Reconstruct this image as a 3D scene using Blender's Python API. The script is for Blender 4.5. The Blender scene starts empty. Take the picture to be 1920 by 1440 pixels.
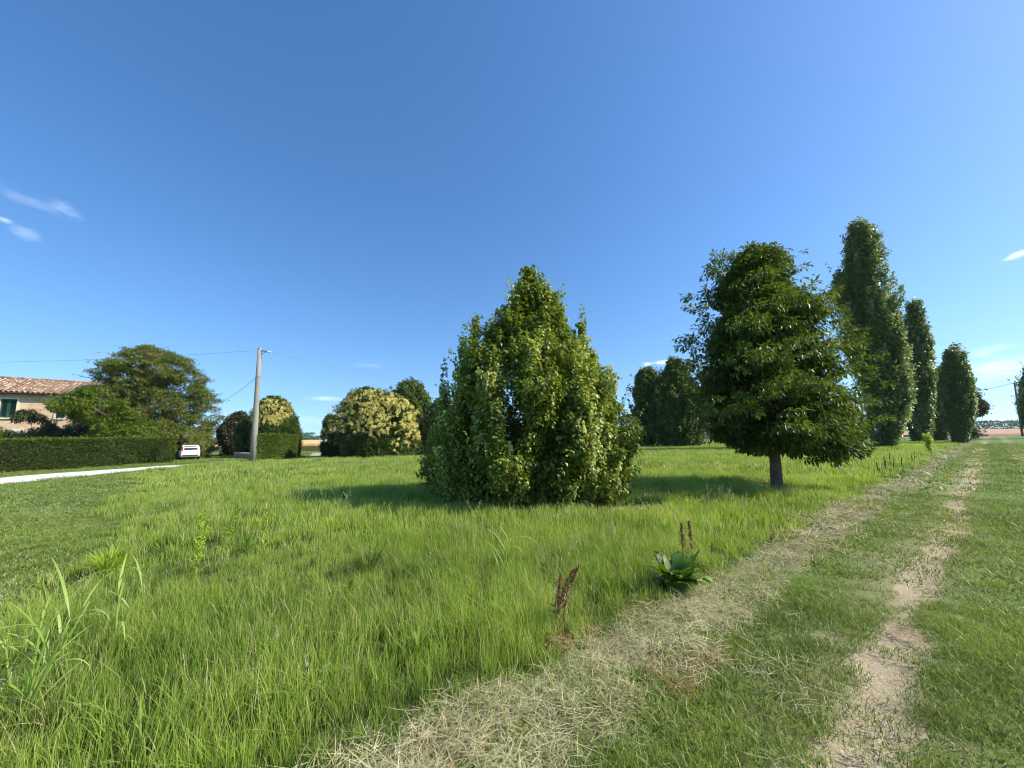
import bpy, math, numpy as np
from mathutils import Vector, Matrix
PI = math.pi
sc = bpy.context.scene
COL = sc.collection

# ------------------------------------------------------------------ camera
FPX, CAMH = 721.0, 1.6
PITCH, ROLL = math.atan(97/721.0), math.radians(1.0)
cp, sp, cr, sr = math.cos(PITCH), math.sin(PITCH), math.cos(ROLL), math.sin(ROLL)
CF = np.array((0, cp, sp)); CR = np.array((cr, sr*sp, -sr*cp)); CU = np.array((sr, -cr*sp, cr*cp))
cam = bpy.data.cameras.new("camera"); cam.sensor_width = 36; cam.lens = 36*FPX/1920
cam.clip_start = 0.05; cam.clip_end = 6000
co = bpy.data.objects.new("camera", cam); COL.objects.link(co)
co.matrix_world = Matrix(((CR[0], CU[0], -CF[0], 0), (CR[1], CU[1], -CF[1], 0), (CR[2], CU[2], -CF[2], CAMH), (0, 0, 0, 1)))
sc.camera = co

# ------------------------------------------------------------------ light
SUN_AZ, SUN_EL = math.radians(98), math.radians(42)
SKY, SUN, EXPO = 0.15, 5.0, 0.5
sc.view_settings.view_transform = 'Standard'; sc.view_settings.look = 'None'
sc.cycles.filter_width = 1.1; sc.view_settings.gamma = 1; sc.view_settings.exposure = EXPO
sun = bpy.data.lights.new("sun", 'SUN'); sun.energy = SUN; sun.angle = math.radians(0.5); sun.color = (1, 0.93, 0.8)
so = bpy.data.objects.new("sun", sun); COL.objects.link(so)
sd = Vector((math.sin(SUN_AZ)*math.cos(SUN_EL), math.cos(SUN_AZ)*math.cos(SUN_EL), math.sin(SUN_EL)))
so.rotation_euler = sd.to_track_quat('Z', 'Y').to_euler()

def ray(px, py):
    u = (px-960)/FPX; v = (720-py)/FPX
    return CF + u*CR + v*CU
def gpt(px, py, z=0.0):
    d = ray(px, py); t = (z-CAMH)/d[2]
    return d[0]*t, d[1]*t
def at(px, py, Y):
    d = ray(px, py); t = Y/d[1]
    return np.array((d[0]*t, Y, CAMH+d[2]*t))

class NT:
    def __init__(s, nt): s.nt = nt
    def n(s, t, **kw):
        x = s.nt.nodes.new(t)
        for k, v in kw.items():
            if k == 'inp':
                for i, val in v.items():
                    if hasattr(val, 'is_output'): s.nt.links.new(val, x.inputs[i])
                    else: x.inputs[i].default_value = val
            else: setattr(x, k, v)
        return x
    def m(s, op, a, b=None, c=None, clamp=False):
        inp = {0: a}
        if b is not None: inp[1] = b
        if c is not None: inp[2] = c
        return s.n('ShaderNodeMath', operation=op, use_clamp=clamp, inp=inp).outputs[0]
    def mix(s, f, a, b, mode='MIX'):
        x = s.n('ShaderNodeMix', data_type='RGBA', blend_type=mode)
        for i, v in ((0, f), (6, a), (7, b)):
            if hasattr(v, 'is_output'): s.nt.links.new(v, x.inputs[i])
            else: x.inputs[i].default_value = (v if i == 0 else tuple(v)+(1,) if len(v) == 3 else v)
        return x.outputs[2]
    def noise(s, vec, scale, detail=4, rough=0.6):
        x = s.n('ShaderNodeTexNoise', inp={'Scale': scale, 'Detail': detail, 'Roughness': rough})
        if vec is not None: s.nt.links.new(vec, x.inputs['Vector'])
        return x.outputs['Fac']
    def ramp(s, f, lo, hi):
        return s.n('ShaderNodeMapRange', interpolation_type='SMOOTHSTEP', inp={0: f, 1: lo, 2: hi, 3: 0.0, 4: 1.0}).outputs[0]
    def link(s, a, b): s.nt.links.new(a, b)

w = bpy.data.worlds.new("World"); sc.world = w; w.use_nodes = True
W = NT(w.node_tree); w.node_tree.nodes.clear()
sky = W.n('ShaderNodeTexSky', sky_type='NISHITA', sun_disc=False, sun_elevation=SUN_EL, sun_rotation=SUN_AZ,
          altitude=0, air_density=1.0, dust_density=0.6, ozone_density=3.0)
tc = W.n('ShaderNodeTexCoord'); sep = W.n('ShaderNodeSeparateXYZ', inp={0: tc.outputs['Generated']})
zc = W.m('ADD', W.m('MULTIPLY', W.m('MAXIMUM', sep.outputs[2], 0.0), 0.88), 0.10)
nv = W.n('ShaderNodeVectorMath', operation='NORMALIZE', inp={0: W.n('ShaderNodeCombineXYZ', inp={0: sep.outputs[0], 1: sep.outputs[1], 2: zc}).outputs[0]})
W.link(nv.outputs[0], sky.inputs[0])
hs = W.n('ShaderNodeHueSaturation', inp={'Hue': 0.502, 'Saturation': 1.22, 'Value': 1.05, 'Color': sky.outputs[0]})
skyc = hs.outputs[0]
az = W.m('ARCTAN2', sep.outputs[0], sep.outputs[1]); el = W.m('ARCSINE', sep.outputs[2])
cn = W.n('ShaderNodeCombineXYZ', inp={0: W.m('MULTIPLY', az, 9.0), 1: W.m('MULTIPLY', el, 30.0), 2: 0.0})
cnz = W.noise(cn.outputs[0], 2.2, 6, 0.62)
cn2 = W.noise(cn.outputs[0], 0.9, 3, 0.5)
tot = None
def cloud(px, py, wpx, hpx, tilt, amt):
    global tot
    d = ray(px, py); d = d/np.linalg.norm(d)
    a0 = math.atan2(d[0], d[1]); e0 = math.asin(d[2])
    d1 = ray(px+wpx, py); aw = abs(math.atan2(d1[0], d1[1])-a0)
    d2 = ray(px, py-hpx); d2 = d2/np.linalg.norm(d2); eh = abs(math.asin(d2[2])-e0)
    da = W.m('SUBTRACT', az, a0); de = W.m('SUBTRACT', W.m('SUBTRACT', el, e0), W.m('MULTIPLY', da, tilt))
    q = W.m('ADD', W.m('POWER', W.m('ABSOLUTE', W.m('DIVIDE', da, aw)), 2.0), W.m('POWER', W.m('ABSOLUTE', W.m('DIVIDE', de, eh)), 2.0))
    g = W.m('EXPONENT', W.m('MULTIPLY', q, -1.0))
    g = W.m('MULTIPLY', W.ramp(W.m('ADD', g, W.m('MULTIPLY', W.m('SUBTRACT', cnz, 0.5), 2.0)), 0.30, 1.7), W.m('MULTIPLY', W.ramp(g, 0.03, 0.3), amt))
    tot = g if tot is None else W.m('ADD', tot, g, clamp=True)
cloud(60, 378, 85, 16, -0.12, 0.17); cloud(125, 392, 45, 14, -0.25, 0.15); cloud(45, 436, 38, 16, -0.1, 0.24)
cloud(10, 413, 25, 7, -0.1, 0.45)
cloud(1910, 476, 30, 7, 0.12, 1.0); cloud(1245, 679, 22, 8, 0, 0.8); cloud(1212, 683, 14, 5, 0, 0.7)
cloud(605, 748, 40, 6, 0, 0.35); cloud(690, 685, 40, 6, 0, 0.15); cloud(1880, 690, 120, 30, 0.05, 0.5)
cloud(1860, 655, 60, 10, 0.1, 0.3); cloud(500, 790, 300, 12, 0, 0.18)
cc = W.mix(tot, skyc, (8.5, 9.2, 10.5))
bg = W.n('ShaderNodeBackground', inp={0: cc, 1: SKY})
W.link(bg.outputs[0], W.n('ShaderNodeOutputWorld').inputs[0])

# ------------------------------------------------------------------ helpers
rng = np.random.default_rng(7)
def unit(a): return a/np.maximum(np.linalg.norm(a, axis=-1, keepdims=True), 1e-9)
def vnoise(P, scale, seed=0):
    P = np.asarray(P, float)*scale + seed*17.31
    i = np.floor(P).astype(np.int64); f = P-i; f = f*f*(3-2*f)
    def h(a):
        n = (a[..., 0]*374761393 + a[..., 1]*668265263 + a[..., 2]*2147483647 + seed*1274126177) & 0xffffffff
        n = ((n ^ (n >> 13))*1274126177) & 0xffffffff
        return ((n ^ (n >> 16)) & 0xffff)/65535.0
    r = 0
    for dx in (0, 1):
        for dy in (0, 1):
            for dz in (0, 1):
                wgt = (f[..., 0] if dx else 1-f[..., 0])*(f[..., 1] if dy else 1-f[..., 1])*(f[..., 2] if dz else 1-f[..., 2])
                r = r + wgt*h(i+np.array((dx, dy, dz)))
    return r
def fbm2(x, y, scale, seed=0):
    P = np.stack([x, y, np.zeros_like(x)], -1)
    return 0.55*vnoise(P, scale, seed)+0.3*vnoise(P, scale*2.1, seed+1)+0.15*vnoise(P, scale*4.3, seed+2)

def meshnp(name, V, F, attrs=None, smooth=False):
    V = np.asarray(V, np.float32); F = np.asarray(F, np.int32); k = F.shape[1]
    me = bpy.data.meshes.new(name)
    me.vertices.add(len(V)); me.vertices.foreach_set('co', V.ravel())
    me.loops.add(F.size); me.loops.foreach_set('vertex_index', F.ravel())
    me.polygons.add(len(F)); me.polygons.foreach_set('loop_start', np.arange(0, F.size, k, dtype=np.int32))
    if smooth: me.polygons.foreach_set('use_smooth', np.ones(len(F), bool))
    for an, av in (attrs or {}).items():
        a = me.attributes.new(an, 'FLOAT', 'POINT'); a.data.foreach_set('value', np.asarray(av, np.float32))
    me.update(calc_edges=True)
    return me
class MB:
    """collects quads / tris of one mesh"""
    def __init__(s): s.v = []; s.f = []; s.a = []
    def add(s, vs, fs, a=0.5):
        b = len(s.v); s.v += [tuple(map(float, q)) for q in vs]; s.f += [tuple(i+b for i in f) for f in fs]
        s.a += [a]*len(vs) if not hasattr(a, '__len__') else list(a)
        return s
    def box(s, c, d, M=None, a=0.5, taper=1.0):
        vs = []
        for z in (-1, 1):
            k = taper if z > 0 else 1
            for x, y in ((-1, -1), (1, -1), (1, 1), (-1, 1)):
                p = Vector((x*d[0]/2*k, y*d[1]/2*k, z*d[2]/2))
                if M is not None: p = M @ p
                vs.append((p[0]+c[0], p[1]+c[1], p[2]+c[2]))
        return s.add(vs, [(3, 2, 1, 0), (4, 5, 6, 7), (0, 1, 5, 4), (1, 2, 6, 5), (2, 3, 7, 6), (3, 0, 4, 7)], a)
    def tube(s, pts, rad, n=8, cap=True, a=0.5, wob=0.0):
        pts = [Vector(p) for p in pts]; ring = []
        rad = rad if hasattr(rad, '__len__') else [rad]*len(pts)
        vs = []; prev = None
        for i, p in enumerate(pts):
            t = (pts[min(i+1, len(pts)-1)]-pts[max(i-1, 0)]).normalized()
            if prev is None: x = t.orthogonal().normalized()
            else: x = (prev-t*prev.dot(t)).normalized()
            prev = x; y = t.cross(x)
            for k in range(n):
                an = 2*PI*k/n; rr = rad[i]*(1+wob*math.sin(3*an+i*0.9)+wob*0.6*math.sin(5*an-i*1.7))
                vs.append(p+x*math.cos(an)*rr+y*math.sin(an)*rr)
        fs = []
        for i in range(len(pts)-1):
            for k in range(n):
                k2 = (k+1) % n; fs.append((i*n+k, i*n+k2, (i+1)*n+k2, (i+1)*n+k))
        if cap: fs.append(tuple(range(n))[::-1]); fs.append(tuple(range((len(pts)-1)*n, len(pts)*n)))
        return s.add(vs, fs, a)
    def build(s, name, mat, parent=None, smooth=False, bevel=0):
        me = bpy.data.meshes.new(name); me.from_pydata(s.v, [], s.f)
        at_ = me.attributes.new('rnd', 'FLOAT', 'POINT'); at_.data.foreach_set('value', np.array(s.a, np.float32))
        if smooth: me.polygons.foreach_set('use_smooth', np.ones(len(me.polygons), bool))
        me.update()
        o = link(name, me, mat, parent)
        if bevel:
            b = o.modifiers.new('bevel', 'BEVEL'); b.width = bevel; b.segments = 2; b.limit_method = 'ANGLE'
        return o
def link(name, me, mat, parent=None):
    if mat is not None: me.materials.append(mat)
    o = bpy.data.objects.new(name, me); COL.objects.link(o)
    if parent is not None: o.parent = parent
    return o
def tag(o, label=None, cat=None, group=None, kind=None):
    for k, v in (('label', label), ('category', cat), ('group', group), ('kind', kind)):
        if v: o[k] = v
    return o
def empty(name, loc, rz=0, **kw):
    o = bpy.data.objects.new(name, None); COL.objects.link(o); o.location = loc; o.rotation_euler = (0, 0, rz)
    o.empty_display_size = 0.3
    return tag(o, **kw)

# ------------------------------------------------------------------ materials
def mat_new(name):
    m = bpy.data.materials.new(name); m.use_nodes = True; m.node_tree.nodes.clear()
    return m, NT(m.node_tree)
def out(n, sh): n.link(sh, n.n('ShaderNodeOutputMaterial').inputs[0])
def simple(name, col, rough=0.7, metal=0.0, var=0.15, scale=6.0, bump=0.0, spec=0.4, wear=None):
    m, n = mat_new(name)
    tcn = n.n('ShaderNodeTexCoord').outputs['Object']
    nz = n.noise(tcn, scale, 6)
    c = n.mix(nz, tuple(x*(1-var) for x in col), tuple(min(1, x*(1+var)) for x in col))
    if wear is not None:
        c = n.mix(n.ramp(n.noise(tcn, scale*0.35, 5, 0.7), 0.5, 0.7), c, wear)
    b = n.n('ShaderNodeBsdfPrincipled', inp={'Base Color': c, 'Roughness': rough, 'Metallic': metal, 'Specular IOR Level': spec})
    if bump:
        bp = n.n('ShaderNodeBump', inp={'Height': n.noise(tcn, scale*5, 5), 'Strength': bump, 'Distance': 0.02}); n.link(bp.outputs[0], b.inputs['Normal'])
    out(n, b.outputs[0]); return m
def leafmat(name, dark, light, tint=None, tintamt=0.2, rough=0.45, spec=0.4, trans=0.3, wscale=0.8, under=None):
    """leaf: colour varies leaf by leaf (rnd) and twig by twig (clump)"""
    m, n = mat_new(name)
    rnd = n.n('ShaderNodeAttribute', attribute_name='rnd').outputs['Fac']
    cl = n.n('ShaderNodeAttribute', attribute_name='clump').outputs['Fac']
    pos = n.n('ShaderNodeNewGeometry').outputs['Position']
    nz = n.noise(pos, wscale, 3)
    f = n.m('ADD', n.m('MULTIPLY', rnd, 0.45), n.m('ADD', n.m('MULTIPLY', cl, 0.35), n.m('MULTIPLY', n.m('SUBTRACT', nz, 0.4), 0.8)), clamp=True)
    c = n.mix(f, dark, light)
    if tint is not None:
        c = n.mix(n.m('MULTIPLY', n.m('GREATER_THAN', cl, 1-tintamt), 0.75), c, tint)
    if under is not None:
        bf = n.n('ShaderNodeNewGeometry').outputs['Backfacing']
        c = n.mix(bf, c, under)
    b = n.n('ShaderNodeBsdfPrincipled', inp={'Base Color': c, 'Roughness': rough, 'Specular IOR Level': spec})
    tcol = n.n('ShaderNodeHueSaturation', inp={'Hue': 0.485, 'Saturation': 1.15, 'Value': 1.7, 'Color': c}).outputs[0]
    t = n.n('ShaderNodeBsdfTranslucent', inp={0: tcol})
    mx = n.n('ShaderNodeMixShader', inp={0: trans, 1: b.outputs[0], 2: t.outputs[0]})
    out(n, mx.outputs[0]); return m
def grassmat(name, dark, light, dry, dryamt, base, trans=0.35, pscale=0.5, spec=0.3, tip=None):
    m, n = mat_new(name)
    rnd = n.n('ShaderNodeAttribute', attribute_name='rnd').outputs['Fac']
    h = n.n('ShaderNodeAttribute', attribute_name='h').outputs['Fac']
    pos = n.n('ShaderNodeNewGeometry').outputs['Position']
    n1 = n.noise(pos, pscale, 3); n2 = n.noise(pos, pscale*4.3, 2)
    f = n.m('ADD', n.m('MULTIPLY', rnd, 0.5), n.m('ADD', n.m('MULTIPLY', n.m('SUBTRACT', n1, 0.38), 1.9), n.m('MULTIPLY', n.m('SUBTRACT', n2, 0.5), 0.5)), clamp=True)
    c = n.mix(f, dark, light)
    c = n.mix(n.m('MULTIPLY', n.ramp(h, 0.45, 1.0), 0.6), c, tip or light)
    n3 = n.noise(pos, pscale*1.7, 3)
    rr = n.m('FRACT', n.m('MULTIPLY', rnd, 7.31))
    d = n.m('LESS_THAN', rr, n.m('MULTIPLY', n.ramp(n3, 0.3, 0.75), dryamt*2))
    c = n.mix(d, c, dry)
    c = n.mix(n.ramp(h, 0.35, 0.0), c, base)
    b = n.n('ShaderNodeBsdfPrincipled', inp={'Base Color': c, 'Roughness': 0.42, 'Specular IOR Level': spec})
    tcol = n.n('ShaderNodeHueSaturation', inp={'Hue': 0.49, 'Saturation': 1.1, 'Value': 1.6, 'Color': c}).outputs[0]
    t = n.n('ShaderNodeBsdfTranslucent', inp={0: tcol})
    out(n, n.n('ShaderNodeMixShader', inp={0: trans, 1: b.outputs[0], 2: t.outputs[0]}).outputs[0]); return m

M = {}
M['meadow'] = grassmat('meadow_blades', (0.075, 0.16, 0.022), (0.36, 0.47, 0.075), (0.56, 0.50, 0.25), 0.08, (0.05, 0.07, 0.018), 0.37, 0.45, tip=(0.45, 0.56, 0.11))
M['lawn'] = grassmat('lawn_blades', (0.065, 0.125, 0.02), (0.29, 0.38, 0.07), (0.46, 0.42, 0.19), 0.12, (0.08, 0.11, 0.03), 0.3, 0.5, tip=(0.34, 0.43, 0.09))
M['hay'] = grassmat('cut_straw', (0.34, 0.31, 0.14), (0.80, 0.74, 0.44), (0.25, 0.29, 0.11), 0.16, (0.3, 0.26, 0.14), 0.12, 1.2)
M['wheat'] = grassmat('ripe_wheat', (0.50, 0.34, 0.13), (0.72, 0.52, 0.24), (0.4, 0.28, 0.12), 0.2, (0.4, 0.27, 0.1), 0.2, 0.1)
M['lime'] = leafmat('lime_leaf', (0.06, 0.11, 0.014), (0.31, 0.375, 0.065), (0.50, 0.54, 0.18), 0.2, 0.45, 0.4, 0.3)
M['chestnut'] = leafmat('chestnut_leaf', (0.045, 0.09, 0.014), (0.17, 0.23, 0.04), (0.28, 0.30, 0.08), 0.10, 0.45, 0.35, 0.25)
M['poplar'] = leafmat('poplar_leaf', (0.06, 0.11, 0.024), (0.24, 0.31, 0.08), (0.46, 0.50, 0.22), 0.2, 0.36, 0.5, 0.3, 0.4)
M['darkleaf'] = leafmat('dark_leaf', (0.042, 0.085, 0.018), (0.15, 0.22, 0.04), None, 0, 0.45, 0.35, 0.28, 0.4)
M['acacia'] = leafmat('acacia_leaf', (0.07, 0.11, 0.018), (0.21, 0.26, 0.05), (0.30, 0.22, 0.10), 0.28, 0.5, 0.3, 0.3, 0.4)
M['bright'] = leafmat('bright_leaf', (0.07, 0.12, 0.014), (0.2, 0.27, 0.035), None, 0, 0.45, 0.3, 0.35, 0.5)
M['laurel'] = leafmat('laurel_leaf', (0.035, 0.075, 0.012), (0.11, 0.17, 0.03), None, 0, 0.3, 0.5, 0.2, 0.5)
M['plum'] = leafmat('plum_leaf', (0.04, 0.045, 0.018), (0.09, 0.10, 0.035), (0.09, 0.05, 0.04), 0.3, 0.4, 0.4, 0.15, 0.5)
M['hedge'] = leafmat('hedge_leaf', (0.035, 0.07, 0.010), (0.13, 0.19, 0.022), (0.22, 0.25, 0.04), 0.1, 0.5, 0.3, 0.2, 0.7)
M['greyleaf'] = leafmat('grey_green_leaf', (0.04, 0.06, 0.025), (0.12, 0.15, 0.06), None, 0, 0.45, 0.4, 0.2, 0.5)
M['blossom'] = leafmat('cream_blossom', (0.62, 0.56, 0.16), (0.90, 0.84, 0.36), (0.5, 0.38, 0.15), 0.12, 0.7, 0.1, 0.2, 0.9)
M['dock'] = leafmat('dock_leaf', (0.05, 0.12, 0.012), (0.16, 0.27, 0.04), (0.36, 0.40, 0.16), 0.15, 0.42, 0.4, 0.3, 3.0)
M['reed'] = leafmat('reed_leaf', (0.22, 0.34, 0.06), (0.44, 0.56, 0.16), None, 0, 0.45, 0.3, 0.4, 3.0)
M['rust'] = leafmat('dry_seed', (0.13, 0.06, 0.03), (0.3, 0.16, 0.08), None, 0, 0.7, 0.2, 0.15, 3.0)
M['weed'] = leafmat('weed_leaf', (0.25, 0.36, 0.04), (0.42, 0.52, 0.08), None, 0, 0.5, 0.3, 0.35, 3.0)
M['farwood'] = leafmat('far_wood_leaf', (0.045, 0.085, 0.025), (0.12, 0.19, 0.05), None, 0, 0.6, 0.2, 0.2, 0.05)
M['bark'] = simple('brown_bark', (0.17, 0.12, 0.085), 0.9, var=0.6, scale=9, bump=1.0, spec=0.2, wear=(0.30, 0.25, 0.19))
M['palebark'] = simple('grey_bark', (0.26, 0.24, 0.2), 0.9, var=0.4, scale=6, bump=0.7, spec=0.2)
M['concrete'] = simple('concrete', (0.29, 0.27, 0.235), 0.85, var=0.12, scale=3, bump=0.25, spec=0.25, wear=(0.22, 0.205, 0.18))
M['wood'] = simple('weathered_wood', (0.17, 0.13, 0.10), 0.9, var=0.3, scale=4, bump=0.4, spec=0.2)
M['metal'] = simple('grey_metal', (0.35, 0.36, 0.36), 0.45, 0.8, 0.1, 8)
M['cable'] = simple('cable_sheath', (0.25, 0.25, 0.26), 0.5, 0.0, 0.1, 8)
M['ceramic'] = simple('insulator_glaze', (0.6, 0.58, 0.52), 0.25, 0, 0.05, 8)
M['carpaint'] = simple('white_car_paint', (0.8, 0.8, 0.8), 0.25, 0, 0.03, 2, spec=0.6)
M['glass'] = simple('dark_glass', (0.03, 0.035, 0.04), 0.06, 0, 0.1, 2, spec=0.8)
M['blackplastic'] = simple('black_plastic', (0.03, 0.03, 0.03), 0.6, 0, 0.2, 8)
M['rubber'] = simple('tyre_rubber', (0.02, 0.02, 0.02), 0.85, 0, 0.2, 8)
M['redlens'] = simple('red_lens', (0.42, 0.02, 0.02), 0.2, 0, 0.1, 8, spec=0.6)
M['plate'] = simple('pale_plate', (0.62, 0.63, 0.6), 0.4, 0, 0.05, 8)
M['shutter'] = simple('green_shutter_paint', (0.022, 0.07, 0.055), 0.5, 0, 0.2, 4)
M['cream'] = simple('cream_plaster', (0.62, 0.57, 0.43), 0.9, 0, 0.1, 3, bump=0.2)
M['gutter'] = simple('dark_gutter', (0.03, 0.025, 0.025), 0.5, 0.2, 0.2, 3)
M['pinkwall'] = simple('pink_plaster', (0.55, 0.36, 0.28), 0.9, 0, 0.1, 1, bump=0.1)
M['lightroof'] = simple('pale_sheet_roof', (0.65, 0.66, 0.66), 0.5, 0, 0.08, 1)

def tilemat():
    m, n = mat_new('clay_tiles')
    rnd = n.n('ShaderNodeAttribute', attribute_name='rnd').outputs['Fac']
    pos = n.n('ShaderNodeTexCoord').outputs['Object']
    r = n.n('ShaderNodeValToRGB', inp={0: rnd}); e = r.color_ramp.elements
    e[0].position = 0; e[0].color = (0.20, 0.12, 0.085, 1); e[1].position = 1; e[1].color = (0.52, 0.46, 0.34, 1)
    for p_, c_ in ((0.3, (0.34, 0.21, 0.14, 1)), (0.55, (0.37, 0.27, 0.18, 1)), (0.8, (0.5, 0.36, 0.26, 1))):
        x = e.new(p_); x.color = c_
    c = n.mix(n.ramp(n.noise(pos, 3.0, 5, 0.7), 0.5, 0.75), r.outputs[0], (0.24, 0.2, 0.16))
    b = n.n('ShaderNodeBsdfPrincipled', inp={'Base Color': c, 'Roughness': 0.9, 'Specular IOR Level': 0.2}); out(n, b.outputs[0]); return m
M['tiles'] = tilemat()
def brickmat():
    m, n = mat_new('old_brick')
    uv = n.n('ShaderNodeTexCoord').outputs['Object']
    mp = n.n('ShaderNodeSeparateXYZ', inp={0: uv})
    cv = n.n('ShaderNodeCombineXYZ', inp={0: mp.outputs[0], 1: mp.outputs[2], 2: 0.0}).outputs[0]
    bt = n.n('ShaderNodeTexBrick', inp={'Vector': cv, 'Color1': (0.50, 0.27, 0.15, 1), 'Color2': (0.60, 0.42, 0.25, 1), 'Mortar': (0.52, 0.44, 0.31, 1),
             'Scale': 1.0, 'Mortar Size': 0.012, 'Brick Width': 0.27, 'Row Height': 0.075, 'Bias': 0.1})
    pl = n.ramp(n.noise(uv, 0.55, 5, 0.65), 0.47, 0.56)
    low = n.ramp(n.m('ADD', mp.outputs[2], n.m('MULTIPLY', n.noise(uv, 0.9, 3), 1.5)), 3.9, 3.3)
    c = n.mix(n.m('MAXIMUM', n.m('MULTIPLY', pl, 0.35), low), bt.outputs[0], (0.66, 0.58, 0.46))
    b = n.n('ShaderNodeBsdfPrincipled', inp={'Base Color': c, 'Roughness': 0.92, 'Specular IOR Level': 0.2})
    bp = n.n('ShaderNodeBump', inp={'Height': bt.outputs['Fac'], 'Strength': 0.4, 'Distance': -0.01}); n.link(bp.outputs[0], b.inputs['Normal'])
    out(n, b.outputs[0]); return m
M['brick'] = brickmat()

# ------------------------------------------------------------------ ground
TH = math.radians(51)                       # the track's heading; s runs along it, v across it to the right
US = np.array((math.sin(TH), math.cos(TH))); UV = np.array((math.cos(TH), -math.sin(TH)))
def to_sv(x, y): return x*US[0]+y*US[1], x*UV[0]+y*UV[1]
def to_xy(s, v): return s*US[0]+v*UV[0], s*US[1]+v*UV[1]
def seg_dist(x, y, pts):
    d = np.full(np.shape(x), 1e9)
    for (ax, ay), (bx, by) in zip(pts[:-1], pts[1:]):
        L2 = (bx-ax)**2+(by-ay)**2; t = np.clip(((x-ax)*(bx-ax)+(y-ay)*(by-ay))/L2, 0, 1)
        d = np.minimum(d, np.hypot(x-(ax+t*(bx-ax)), y-(ay+t*(by-ay))))
    return d
ROAD = [(-60, -38), (-34, -6), (-25, 9), (-22.9, 16.2), (-23.3, 21.0), (-22.6, 25.6), (-19.8, 29.8), (-15.0, 31.6), (-9, 32.6), (-2, 34.8), (12, 44.5), (40, 66), (90, 106)]
DRIVE = [(-19, 30.3), (-22.5, 31.2), (-25.5, 33.2), (-28.5, 38), (-31, 44)]
LANE = [(-14.5, 30.5), (-18.5, 38), (-22, 46)]
SHRUB = (0.55, 10.1); CHEST = (7.25, 10.9)
def sstep(x, a, b): t = np.clip((x-a)/(b-a), 0, 1); return t*t*(3-2*t)
def zones(x, y):
    s, v = to_sv(x, y)
    n1 = fbm2(x, y, 0.9, 3)-0.5; n2 = fbm2(x, y, 0.25, 9)-0.5; n3 = fbm2(x, y, 3.1, 5)-0.5
    vv = v+n1*0.35+n2*0.15
    dr = seg_dist(x, y, ROAD)
    drv = seg_dist(x, y, DRIVE); dl = seg_dist(x, y, LANE)
    wid = 1.15+0.85*sstep(y, 27, 19)
    road = sstep(dr+n1*0.35, wid+0.1, wid-0.15)
    tw = np.minimum(np.abs(drv-0.7), 9); 
    dirt2 = sstep(tw+n1*0.5+n3*0.3, 0.3, 0.1)*0.8*sstep(drv, 1.2, 0.9)
    lane = sstep(dl+n1*0.5, 1.7, 1.3)
    edge_l = -1.45-1.1*sstep(-v, 15, 29)+0.3*np.sin(v*0.55)+n1*0.8
    tall = sstep(s, edge_l-0.1, edge_l+0.35)*sstep(vv, -2.06, -2.28)*sstep(v, -33.4, -32.4)*sstep(dr, wid+0.15, wid+0.6)
    tall = tall*sstep(s, 64, 60)
    hw = 0.28+0.05*np.sin(s*0.9)
    hc = -1.84+0.05*np.sin(s*0.37+1)
    hay = sstep(np.abs(vv-hc)+n3*0.25, hw+0.10, hw-0.10)*sstep(s, -0.6, 0.5)*sstep(s, 62, 58)
    hay = hay*(0.58+0.62*sstep(n1*0.8+n3, -0.3, 0.1))
    rc = -0.62+0.06*np.sin(s*0.8)
    rut = sstep(np.abs(v-rc)+n3*0.22+n1*0.25, 0.24, 0.03)*sstep(fbm2(x, y, 0.6, 21)+0.12*sstep(s, 2, 6)+0.25*sstep(s, 4.2, 2.6), 0.30, 0.54)
    rut2 = sstep(np.abs(v-0.86)+n3*0.22+n1*0.3, 0.36, 0.05)*sstep(fbm2(x, y, 0.5, 31), 0.35, 0.6)
    thin = np.maximum(sstep(np.abs(v-rc+0.12)+n3*0.5+n1*0.5, 0.55, 0.1), sstep(np.abs(v-0.86)+n3*0.5, 0.5, 0.1))
    dirt = np.maximum(np.maximum(rut, rut2*0.9)*sstep(s, 75, 62), dirt2)
    # dry bare spots at the foot of the shrub and round the chestnut trunk
    b1 = np.exp(-(((x-SHRUB[0]-1.9)/0.9)**2+((y-SHRUB[1]+1.7)/0.45)**2))
    b2 = np.exp(-((np.hypot(x-CHEST[0], y-CHEST[1])/0.55)**2))
    bare = np.clip((b1+b2*1.1)*1.4+n3*0.6*(b1+b2), 0, 1)
    tall = tall*(1-sstep(bare, 0.3, 0.7))
    spots = sstep(fbm2(x, y, 1.3, 41), 0.66, 0.78)*sstep(np.hypot(x+10.5, y-13.5), 3, 1.0)
    dirt = np.maximum(dirt, spots)
    return dict(s=s, v=v, road=road, lane=lane, tall=tall, hay=hay, dirt=dirt, thin=thin, bare=bare)

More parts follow.
